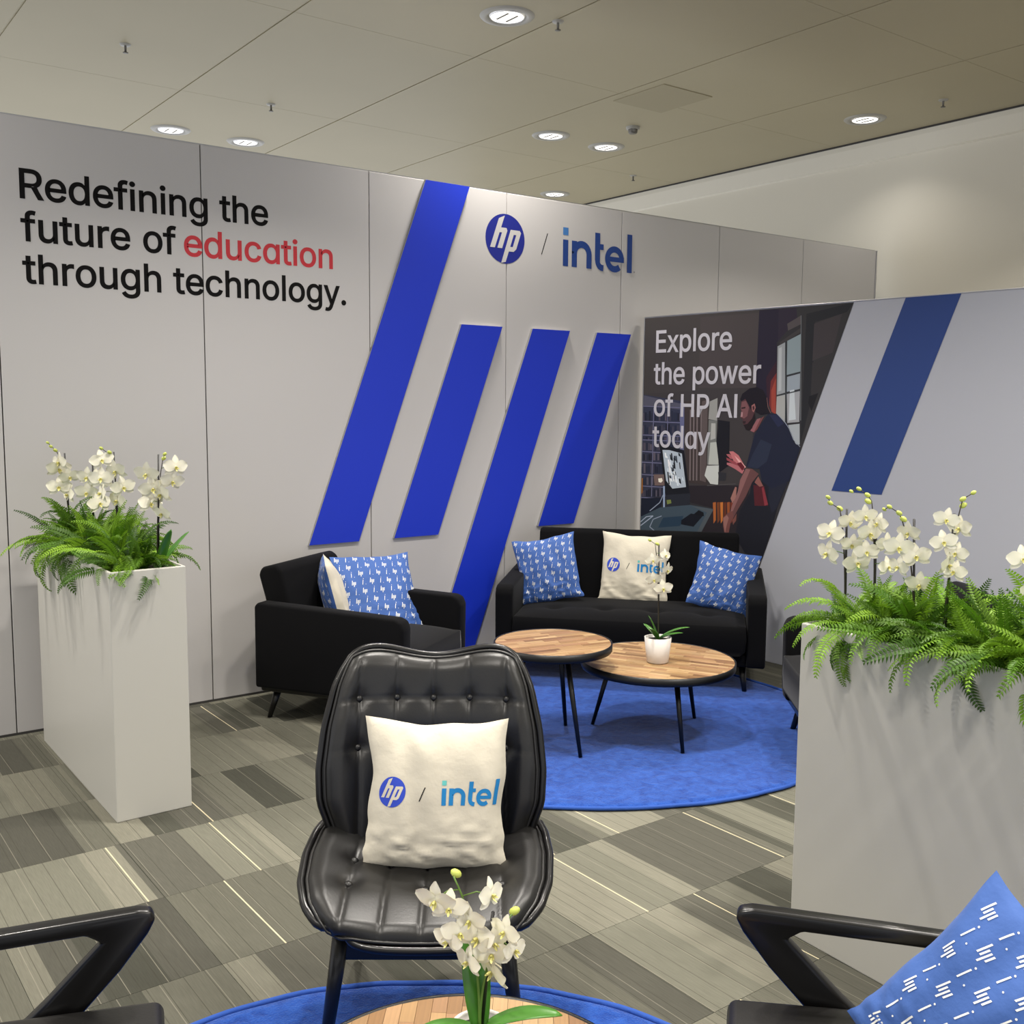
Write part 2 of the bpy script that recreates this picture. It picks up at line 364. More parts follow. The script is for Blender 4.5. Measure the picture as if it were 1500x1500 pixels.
# ------------------------------------------------------------------ lettering
GLYPHS = {".":[188,[[[95,-4],[86,-4],[78,-1],[70,3],[63,9],[57,16],[53,24],[50,32],[50,41],[50,50],[53,59],[57,66],[63,73],[70,79],[78,83],[86,86],[95,87],[104,86],[113,83],[121,79],[128,73],[134,66],[138,59],[140,50],[141,41],[140,32],[138,24],[134,16],[128,9],[121,3],[113,-1],[104,-4]]]],"A":[480,[[[16,0],[201,509],[276,509],[463,0],[395,0],[287,302],[282,317],[276,334],[270,352],[264,372],[257,394],[250,420],[241,447],[232,478],[245,478],[236,447],[228,419],[220,393],[213,371],[206,351],[201,333],[195,317],[191,302],[85,0]],[[110,142],[110,199],[370,199],[370,142]]]],"E":[419,[[[60,0],[60,509],[372,509],[372,452],[125,452],[125,286],[355,286],[355,229],[125,229],[125,57],[375,57],[375,0]]]],"H":[517,[[[60,0],[60,509],[125,509],[125,289],[392,289],[392,509],[457,509],[457,0],[392,0],[392,232],[125,232],[125,0]]]],"I":[190,[[[62,0],[62,509],[128,509],[128,0]]]],"P":[445,[[[60,0],[60,509],[235,509],[263,507],[289,503],[312,497],[332,487],[350,476],[366,462],[379,447],[390,430],[398,411],[404,391],[407,370],[409,348],[407,325],[404,304],[398,284],[390,265],[379,248],[366,233],[350,219],[332,207],[312,198],[289,191],[263,187],[235,186],[109,186],[109,242],[233,242],[252,243],[269,246],[284,250],[297,256],[308,264],[318,272],[327,282],[333,294],[338,306],[342,319],[344,333],[344,348],[344,362],[342,376],[338,389],[333,402],[326,413],[318,423],[308,431],[297,439],[284,444],[268,449],[251,451],[232,452],[125,452],[125,0]]]],"R":[449,[[[60,0],[60,509],[236,509],[264,507],[290,504],[313,497],[333,489],[351,478],[367,465],[380,450],[390,433],[399,415],[405,395],[408,374],[409,352],[408,330],[405,309],[399,290],[390,271],[380,255],[367,240],[351,228],[333,217],[312,209],[289,203],[264,199],[236,198],[125,198],[125,0]],[[125,255],[234,255],[252,256],[269,258],[284,262],[298,267],[309,273],[319,281],[327,290],[334,300],[339,312],[342,324],[344,338],[345,352],[344,367],[342,380],[339,393],[334,405],[327,415],[319,425],[309,433],[298,440],[284,445],[269,449],[252,451],[233,452],[125,452]],[[353,0],[230,229],[303,229],[428,0]]]],"a":[424,[[[195,-8],[172,-7],[151,-2],[130,5],[111,16],[94,29],[79,45],[66,64],[55,84],[46,108],[39,133],[35,160],[34,189],[35,218],[39,245],[46,270],[55,293],[66,313],[79,332],[95,347],[112,361],[131,371],[151,378],[173,383],[196,384],[213,384],[228,381],[241,378],[253,373],[263,367],[272,360],[280,353],[287,346],[293,338],[298,331],[303,325],[306,319],[311,319],[311,378],[372,378],[372,0],[313,0],[313,59],[307,59],[303,53],[298,46],[293,39],[287,31],[280,24],[272,17],[263,10],[252,4],[241,-1],[227,-5],[212,-7]],[[205,47],[221,48],[236,51],[250,57],[263,65],[274,75],[284,86],[293,100],[299,115],[305,132],[309,150],[311,169],[312,189],[311,210],[309,229],[305,247],[300,263],[293,278],[284,291],[275,302],[263,312],[251,320],[237,325],[221,329],[205,330],[187,329],[172,325],[157,319],[145,311],[133,301],[124,290],[115,276],[108,261],[103,245],[99,227],[97,209],[96,189],[97,170],[99,151],[103,133],[109,117],[115,101],[124,88],[134,76],[145,66],[158,57],[172,51],[188,48]]]],"c":[396,[[[207,-8],[182,-7],[159,-2],[137,6],[117,16],[98,30],[82,46],[68,64],[56,85],[46,108],[40,133],[36,159],[34,187],[36,216],[40,243],[46,268],[56,291],[68,312],[82,330],[98,346],[117,360],[137,371],[159,378],[182,383],[207,384],[221,384],[234,383],[247,380],[260,377],[272,373],[284,368],[295,362],[305,356],[315,349],[324,341],[332,332],[340,322],[347,312],[353,301],[358,289],[362,277],[303,262],[301,269],[298,276],[294,283],[290,289],[286,295],[281,301],[276,306],[270,311],[264,315],[257,319],[250,322],[242,325],[234,327],[226,329],[217,329],[207,330],[189,329],[173,325],[158,319],[145,310],[134,300],[124,287],[115,274],[108,258],[103,242],[99,224],[97,206],[96,187],[97,169],[99,151],[103,134],[108,117],[115,102],[124,89],[134,76],[145,66],[158,57],[173,51],[189,48],[207,46],[217,47],[226,48],[234,49],[243,52],[250,54],[258,58],[264,62],[271,66],[277,71],[282,76],[287,82],[292,89],[296,95],[299,102],[302,110],[304,117],[363,102],[359,90],[354,78],[348,67],[341,56],[334,46],[325,37],[316,29],[306,21],[296,15],[285,9],[273,4],[261,-1],[248,-4],[235,-6],[221,-8]]]],"d":[424,[[[195,-8],[172,-7],[151,-2],[130,5],[111,16],[94,29],[79,45],[66,64],[55,84],[46,108],[39,133],[35,160],[34,189],[35,218],[39,245],[46,270],[55,293],[66,313],[79,332],[95,347],[112,361],[131,371],[151,378],[173,383],[196,384],[213,384],[228,381],[241,378],[253,373],[263,367],[272,360],[280,353],[287,346],[293,338],[298,331],[303,325],[306,319],[311,319],[311,509],[372,509],[372,0],[313,0],[313,59],[307,59],[303,53],[298,46],[293,39],[287,31],[280,24],[272,17],[263,10],[252,4],[241,-1],[227,-5],[212,-7]],[[205,47],[221,48],[236,51],[250,57],[263,65],[274,75],[284,86],[293,100],[299,115],[305,132],[309,150],[311,169],[312,189],[311,210],[309,229],[305,247],[300,263],[293,278],[284,291],[275,302],[263,312],[251,320],[237,325],[221,329],[205,330],[187,329],[172,325],[157,319],[145,311],[133,301],[124,290],[115,276],[108,261],[103,245],[99,227],[97,209],[96,189],[97,170],[99,151],[103,133],[109,117],[115,101],[124,88],[134,76],[145,66],[158,57],[172,51],[188,48]]]],"e":[404,[[[212,-8],[185,-7],[161,-2],[138,6],[117,16],[98,30],[82,46],[68,64],[56,85],[46,108],[40,132],[35,159],[34,187],[35,215],[39,242],[46,267],[55,290],[67,311],[81,329],[97,346],[115,359],[135,370],[157,378],[180,383],[205,384],[221,384],[236,382],[251,379],[266,374],[280,368],[294,361],[307,351],[319,341],[331,329],[341,315],[350,299],[357,282],[363,263],[368,242],[370,219],[371,194],[371,169],[75,169],[75,221],[338,221],[310,202],[309,220],[307,237],[303,254],[298,269],[291,282],[283,294],[273,305],[263,314],[250,321],[237,326],[222,329],[205,330],[189,329],[173,326],[159,321],[146,313],[135,304],[125,294],[116,282],[109,270],[103,256],[99,241],[97,226],[96,211],[96,178],[97,157],[100,139],[104,122],[110,106],[118,92],[128,80],[139,70],[151,61],[165,55],[179,50],[195,47],[212,46],[224,47],[234,48],[244,50],[254,53],[263,56],[271,61],[278,66],[285,73],[292,80],[297,88],[302,96],[306,105],[365,91],[360,77],[353,63],[345,51],[335,39],[324,29],[311,19],[298,11],[283,4],[266,-1],[249,-5],[231,-7]]]],"f":[254,[[[228,379],[228,327],[6,327],[6,379]],[[81,0],[81,432],[82,447],[84,461],[89,474],[96,486],[104,496],[113,505],[124,513],[135,519],[148,524],[161,527],[174,529],[187,530],[197,530],[207,529],[215,528],[222,527],[229,525],[234,524],[239,522],[243,521],[227,468],[215,472],[211,473],[206,473],[200,474],[195,474],[182,473],[171,470],[162,466],[154,460],[149,452],[145,443],[142,431],[142,419],[142,0]]]],"g":[425,[[[207,-151],[187,-150],[168,-148],[150,-144],[134,-140],[119,-134],[105,-127],[93,-119],[82,-110],[73,-101],[64,-91],[57,-80],[51,-69],[101,-41],[106,-47],[110,-53],[116,-59],[122,-66],[128,-72],[136,-78],[145,-83],[154,-88],[165,-92],[178,-95],[192,-97],[207,-97],[229,-96],[249,-92],[267,-85],[282,-75],[295,-62],[304,-47],[310,-28],[311,-6],[311,68],[306,68],[302,62],[298,56],[293,49],[287,41],[280,34],[272,28],[263,21],[252,16],[241,11],[227,8],[212,5],[195,5],[173,6],[152,10],[132,17],[113,27],[95,39],[80,53],[67,71],[55,90],[46,112],[39,136],[35,163],[34,191],[35,220],[39,246],[46,271],[55,293],[66,314],[80,332],[95,347],[112,361],[131,371],[152,378],[173,383],[196,384],[213,384],[228,382],[242,378],[253,373],[264,367],[273,360],[281,353],[288,346],[294,338],[299,331],[304,325],[308,319],[313,319],[313,379],[372,379],[372,-9],[371,-32],[367,-54],[360,-73],[350,-90],[338,-104],[324,-117],[308,-127],[291,-136],[271,-142],[251,-147],[229,-150]],[[205,59],[222,60],[237,63],[251,68],[264,75],[275,84],[285,95],[293,107],[300,121],[305,137],[309,154],[312,172],[312,193],[312,212],[309,231],[305,248],[300,264],[293,278],[285,291],[275,303],[264,312],[251,320],[237,325],[222,329],[205,330],[188,329],[172,325],[158,320],[145,312],[134,302],[124,290],[115,277],[109,262],[103,246],[99,229],[97,212],[96,193],[97,173],[99,155],[103,138],[109,123],[116,108],[124,96],[134,85],[145,76],[158,68],[172,63],[188,60]]]],"h":[410,[[[114,227],[114,0],[53,0],[53,509],[114,509],[114,287],[102,287],[112,312],[124,332],[137,349],[152,362],[169,372],[187,379],[207,383],[227,384],[246,383],[264,380],[280,376],[295,369],[309,360],[321,349],[332,336],[341,321],[348,304],[353,285],[356,264],[357,240],[357,0],[296,0],[296,235],[295,256],[290,275],[283,291],[273,304],[260,315],[246,323],[229,328],[210,329],[197,328],[184,326],[172,322],[161,317],[150,311],[141,303],[133,293],[126,283],[121,271],[117,257],[114,243]]]],"i":[167,[[[53,0],[53,379],[114,379],[114,0]],[[84,443],[75,444],[67,446],[60,449],[54,455],[48,461],[44,468],[42,475],[41,483],[42,491],[44,499],[48,506],[54,512],[60,517],[67,521],[75,523],[84,524],[92,523],[100,521],[107,517],[114,512],[119,506],[123,499],[126,491],[126,483],[126,475],[123,468],[119,461],[114,455],[107,449],[100,446],[92,444]]]],"l":[178,[[[58,0],[58,509],[119,509],[119,0]]]],"n":[410,[[[114,227],[114,0],[53,0],[53,379],[112,379],[112,287],[102,287],[112,312],[124,332],[137,349],[152,362],[169,372],[187,379],[207,383],[227,384],[246,383],[264,380],[280,376],[295,369],[309,360],[321,349],[332,336],[341,321],[348,304],[353,285],[356,264],[357,240],[357,0],[296,0],[296,235],[295,256],[290,275],[283,291],[273,304],[260,315],[246,323],[229,328],[210,329],[197,328],[184,326],[172,322],[161,317],[150,311],[141,303],[133,293],[126,283],[121,271],[117,257],[114,243]]]],"o":[415,[[[207,-8],[182,-7],[159,-2],[137,6],[117,16],[98,30],[82,46],[68,64],[56,85],[46,108],[40,133],[36,159],[34,187],[36,216],[40,243],[46,268],[56,291],[68,312],[82,330],[98,346],[117,360],[137,371],[159,378],[182,383],[207,384],[233,383],[256,378],[278,371],[299,360],[317,346],[333,330],[347,312],[359,291],[369,268],[376,243],[380,216],[381,187],[380,159],[376,133],[369,108],[359,85],[347,64],[333,46],[317,30],[299,16],[278,6],[256,-2],[233,-7]],[[207,46],[226,48],[242,51],[257,57],[270,66],[282,76],[292,89],[300,102],[307,117],[312,134],[316,151],[318,169],[319,187],[318,206],[316,224],[312,242],[307,258],[300,274],[292,287],[282,300],[270,310],[257,319],[242,325],[226,329],[207,330],[189,329],[173,325],[158,319],[145,310],[134,300],[124,287],[115,274],[108,258],[103,242],[99,224],[97,206],[96,187],[97,169],[99,151],[103,134],[108,117],[115,102],[124,89],[134,76],[145,66],[158,57],[173,51],[189,48]]]],"p":[424,[[[53,-143],[53,379],[112,379],[112,319],[118,319],[122,325],[126,331],[131,338],[137,346],[144,353],[152,360],[161,367],[171,373],[183,378],[197,381],[212,384],[229,384],[252,383],[274,378],[294,371],[313,361],[330,347],[345,332],[359,313],[370,293],[379,270],[385,245],[389,218],[390,189],[389,160],[385,133],[379,108],[370,84],[359,64],[346,45],[330,29],[313,16],[294,5],[274,-2],[252,-7],[229,-8],[213,-7],[198,-5],[184,-1],[173,4],[162,10],[153,17],[145,24],[138,31],[132,39],[127,46],[122,53],[118,59],[114,59],[114,-143]],[[220,47],[237,48],[253,51],[267,57],[279,66],[291,76],[301,88],[309,101],[316,117],[321,133],[325,151],[327,170],[328,189],[327,209],[325,227],[321,245],[316,261],[309,276],[301,290],[291,301],[280,311],[267,319],[253,325],[237,329],[220,330],[203,329],[188,325],[174,320],[161,312],[150,302],[140,291],[132,278],[125,263],[120,247],[116,229],[113,210],[113,189],[113,169],[116,150],[120,132],[125,115],[132,100],[140,86],[150,75],[162,65],[174,57],[188,51],[204,48]]]],"r":[259,[[[53,0],[53,379],[112,379],[112,321],[115,321],[122,335],[130,347],[140,358],[152,367],[166,375],[181,380],[196,384],[213,385],[229,384],[243,384],[243,322],[230,324],[224,325],[219,325],[213,326],[207,326],[194,325],[182,323],[170,319],[159,315],[149,309],[140,301],[132,293],[126,284],[121,273],[117,262],[114,250],[114,237],[114,0]]]],"t":[227,[[[204,379],[204,327],[6,327],[6,379]],[[65,471],[126,471],[126,98],[127,86],[128,76],[132,68],[136,61],[142,56],[150,53],[159,51],[170,50],[185,51],[202,54],[213,2],[208,0],[203,-1],[198,-2],[192,-3],[186,-3],[180,-4],[174,-4],[168,-4],[145,-3],[125,2],[107,10],[92,21],[80,35],[72,52],[67,71],[65,93]]]],"u":[410,[[[182,-5],[164,-4],[146,-1],[130,4],[115,11],[101,20],[89,31],[78,44],[69,59],[62,76],[57,95],[54,116],[53,139],[53,379],[114,379],[114,144],[115,123],[119,105],[127,89],[137,75],[150,64],[164,56],[181,52],[200,50],[213,51],[226,53],[238,57],[249,62],[259,69],[268,77],[276,86],[283,97],[289,109],[293,122],[295,137],[296,153],[296,379],[357,379],[357,0],[298,0],[298,92],[307,92],[297,67],[286,47],[272,30],[257,17],[240,7],[222,0],[203,-4]]]],"w":[567,[[[138,0],[23,379],[87,379],[133,214],[138,196],[143,177],[149,157],[154,137],[159,115],[165,91],[170,67],[175,41],[165,41],[170,66],[175,90],[180,113],[186,135],[191,156],[196,176],[201,195],[206,214],[252,379],[316,379],[362,214],[366,196],[371,176],[376,157],[382,136],[387,114],[392,91],[397,67],[402,41],[391,41],[397,66],[402,90],[408,113],[413,135],[418,156],[423,176],[429,195],[434,214],[480,379],[545,379],[429,0],[368,0],[319,172],[305,225],[301,239],[297,252],[294,266],[291,280],[277,338],[291,338],[277,280],[263,225],[259,211],[255,198],[252,185],[248,172],[199,0]]]],"x":[379,[[[21,0],[171,218],[171,171],[29,379],[100,379],[147,306],[156,292],[164,279],[172,266],[179,253],[186,241],[193,229],[200,217],[207,206],[175,206],[183,217],[190,229],[196,241],[202,253],[209,266],[216,279],[224,292],[233,306],[282,379],[352,379],[209,169],[209,214],[358,0],[287,0],[231,85],[222,99],[214,112],[207,124],[200,136],[193,148],[187,159],[180,171],[173,182],[205,182],[198,171],[191,159],[185,148],[178,136],[172,124],[165,112],[157,99],[148,85],[91,0]]]],"y":[389,[[[47,-139],[61,-86],[71,-87],[80,-89],[88,-90],[96,-90],[104,-89],[111,-87],[118,-84],[124,-80],[130,-74],[136,-67],[141,-58],[146,-48],[151,-36],[163,-1],[17,379],[84,379],[165,155],[171,138],[177,121],[182,104],[187,87],[191,70],[196,53],[201,37],[206,21],[184,21],[188,37],[193,53],[198,70],[202,87],[207,104],[212,121],[218,138],[224,155],[305,379],[371,379],[204,-58],[198,-72],[191,-85],[184,-97],[177,-107],[168,-116],[159,-124],[150,-130],[139,-136],[128,-140],[117,-143],[104,-145],[91,-145],[84,-145],[77,-145],[71,-144],[65,-143],[59,-142],[54,-141],[51,-140]]]]}
def glyph_polys(text, size, track=0):
    """outer/inner outlines of each letter, metres"""
    out = []; x = 0
    for ch in text:
        if ch == ' ': x += .21 * size + track; continue
        adv, spl = GLYPHS[ch]
        out.append([[(x + a * size / 1000, b * size / 1000) for a, b in s] for s in spl]); x += adv * size / 1000 + track
    return out, x
def text_obj(name, text, size, track, place, m, parent, bold=.0, sx=1.0):
    """place: matrix that stands the text up; one mesh for a line of print"""
    cu = bpy.data.curves.new(name, 'CURVE'); cu.dimensions = '2D'; cu.fill_mode = 'BOTH'; cu.offset = 0
    g, w = glyph_polys(text, size, track)
    for letter in g:
        for s in letter:
            sp = cu.splines.new('POLY'); sp.points.add(len(s) - 1); sp.use_cyclic_u = True
            for i, (a, b) in enumerate(s): sp.points[i].co = (a * sx, b, 0, 1)
    t = bpy.data.objects.new('t', cu); COL.objects.link(t)
    dg = bpy.context.evaluated_depsgraph_get(); dg.update(); me = bpy.data.meshes.new_from_object(t.evaluated_get(dg))
    bpy.data.objects.remove(t); bpy.data.curves.remove(cu)
    if bold:
        bm = bmesh.new(); bm.from_mesh(me)
        for letter in g:
            for si, s in enumerate(letter):
                n = len(s); Q = [Vector((a * sx, b)) for a, b in s]; L_, R_ = [], []
                for i in range(n):
                    d0 = (Q[i] - Q[i - 1]).normalized(); d1 = (Q[(i + 1) % n] - Q[i]).normalized(); d = (d0 + d1)
                    d = d.normalized() if d.length > .1 else d1; nn = Vector((-d.y, d.x)) * bold / max(.5, d.dot(d1))
                    L_.append(bm.verts.new((*(Q[i] + nn), .0001 * (si + 1)))); R_.append(bm.verts.new((*(Q[i] - nn), .0001 * (si + 1))))
                for i in range(n): k = (i + 1) % n; bm.faces.new((L_[i], L_[k], R_[k], R_[i]))
        bm.to_mesh(me); bm.free()
    me.materials.clear(); me.materials.append(m); me.transform(place); me.name = name
    o = bpy.data.objects.new(name, me); COL.objects.link(o); o.parent = parent
    return o
def upright(x, y, z): return Matrix.Translation((x, y, z)) @ Matrix.Rotation(PI / 2, 4, 'X')
T1 = .2665
onp = lambda o: onto(WL, o)
onp(text_obj('lettering', 'Redefining the', T1, -.0015, upright(1.113, FRONT - .0006, 2.614), M['ink'], wall_back, .0032, 1.02))
onp(text_obj('lettering', 'future of', T1, -.0015, upright(1.126, FRONT - .0006, 2.415), M['ink'], wall_back, .0032))
e = onp(text_obj('lettering', 'education', T1, -.0015, upright(1.905, FRONT - .0006, 2.415), M['red'], wall_back, .0032, 1.02)); e['label'] = 'red word on the wall'
onp(text_obj('lettering', 'through technology.', T1, -.0015, upright(1.126, FRONT - .0006, 2.216), M['ink'], wall_back, .0032))

# ------------------------------------------------------------------ logos as flat shapes in 2D
def band(pts, w):
    """polyline widened to a polygon strip made of quads"""
    out = []
    n = len(pts); P2 = [Vector(p) for p in pts]; L_, R_ = [], []
    for i in range(n):
        d = (P2[min(i + 1, n - 1)] - P2[max(i - 1, 0)]).normalized(); nn = Vector((-d.y, d.x)) * w / 2
        L_.append(P2[i] + nn); R_.append(P2[i] - nn)
    for i in range(n - 1): out.append([tuple(L_[i]), tuple(L_[i + 1]), tuple(R_[i + 1]), tuple(R_[i])])
    return out
def arc(cx, cy, r, a0, a1, n=14): return [(cx + r * math.cos(math.radians(a0 + (a1 - a0) * i / n)), cy + r * math.sin(math.radians(a0 + (a1 - a0) * i / n))) for i in range(n + 1)]
def hp_logo():
    """unit circle; returns (disc polys, white polys)"""
    sh = .36
    def q(pts): return [(a + sh * b, b) for a, b in pts]
    disc = [arc(0, 0, 1, 0, 360, 48)[:-1]]
    w = [q([(-.63, -.39), (-.39, -.39), (-.37, .93), (-.62, .80)]),
         q([(-.39, .24), (-.39, .44), (-.10, .44), (-.04, .36), (-.24, .24)]),
         q([(-.27, .30), (-.10, .44), (-.02, .34), (-.02, -.39), (-.26, -.39), (-.26, .26)]),
         q([(.13, .39), (.36, .39), (.36, -.93), (.15, -.98)]),
         q([(.36, .39), (.60, .39), (.49, .20), (.36, .20)]),
         q([(.49, .20), (.60, .39), (.70, .30), (.70, -.38), (.60, -.49), (.49, -.30)]),
         q([(.36, -.49), (.60, -.49), (.49, -.30), (.36, -.30)])]
    return disc, w
def intel_logo():
    """metres at wall size, origin at foot of the i"""
    s = .046
    P = [[(0, 0), (s, 0), (s, .174), (0, .174)], [(.077, 0), (.077 + s, 0), (.077 + s, .174), (.077, .174)]]
    P += band([(.10 - .001, .10)] + arc(.165, .090, .066, 172, 0, 12) + [(.231, 0)], s)
    P += [[(.284, .247), (.284 + s, .247), (.284 + s, .05), (.284, .06)]]
    P += band([(.307, .062)] + arc(.355, .062, .048, 180, 262, 8) + [(.362, .013)], s * .9)
    P += [[(.32, .174), (.362, .174), (.362, .136), (.32, .136)]]
    P += band(arc(.465, .082, .0675, -52, 0 + 360 - 0, 30) if False else arc(.465, .082, .0675, 0, 312, 30), s * .93)
    P += [[(.40, .064), (.552, .064), (.552, .098), (.40, .098)]]
    P += [[(.582, 0), (.582 + s, 0), (.582 + s, .264), (.582, .264)]]
    return P, [[(0, .204), (s, .204), (s, .254), (0, .254)]], [arc(.655, .010, .007, 0, 360, 8)[:-1]]
def flat_print(name, polys, place, m, parent):
    V, Fc = [], []
    for k, p in enumerate(polys):
        b = len(V); V += [place @ Vector((x, y, .00006 * k / max(1, place.median_scale))) for x, y in p]
        for t in tessellate_polygon([[Vector((x, y, 0)) for x, y in p]]): Fc.append([b + i for i in t])
    return mesh_obj(name, V, Fc, m, parent)
disc, hw = hp_logo(); il, idot, ireg = intel_logo()
pl = upright(3.998, FRONT - .0006, 2.703) @ Matrix.Scale(.156, 4)
lg = onp(flat_print('round_logo', disc, pl, M['hpblue'], wall_back))
o = flat_print('logo_letters', hw, Matrix.Translation((0, -.0006, 0)) @ pl, M['panel'], lg)
onp(flat_print('slash_mark', [[(0, 0), (.006, 0), (.056, .14), (.05, .14)]], upright(4.292, FRONT - .0006, 2.632), M['ink'], wall_back))
pl = upright(4.478, FRONT - .0006, 2.573)
il_o = onp(flat_print('word_logo', il, pl, M['intelblue'], wall_back))
flat_print('logo_dot', idot, pl, M['inteldot'], il_o); flat_print('trademark', ireg, pl, M['greyprint'], il_o)

# ------------------------------------------------------------------ right-hand banner wall with the photo print
A = math.radians(-86.9); W2 = Matrix.Translation((5.178, 5.364, 0)) @ Matrix.Rotation(A, 4, 'Z')
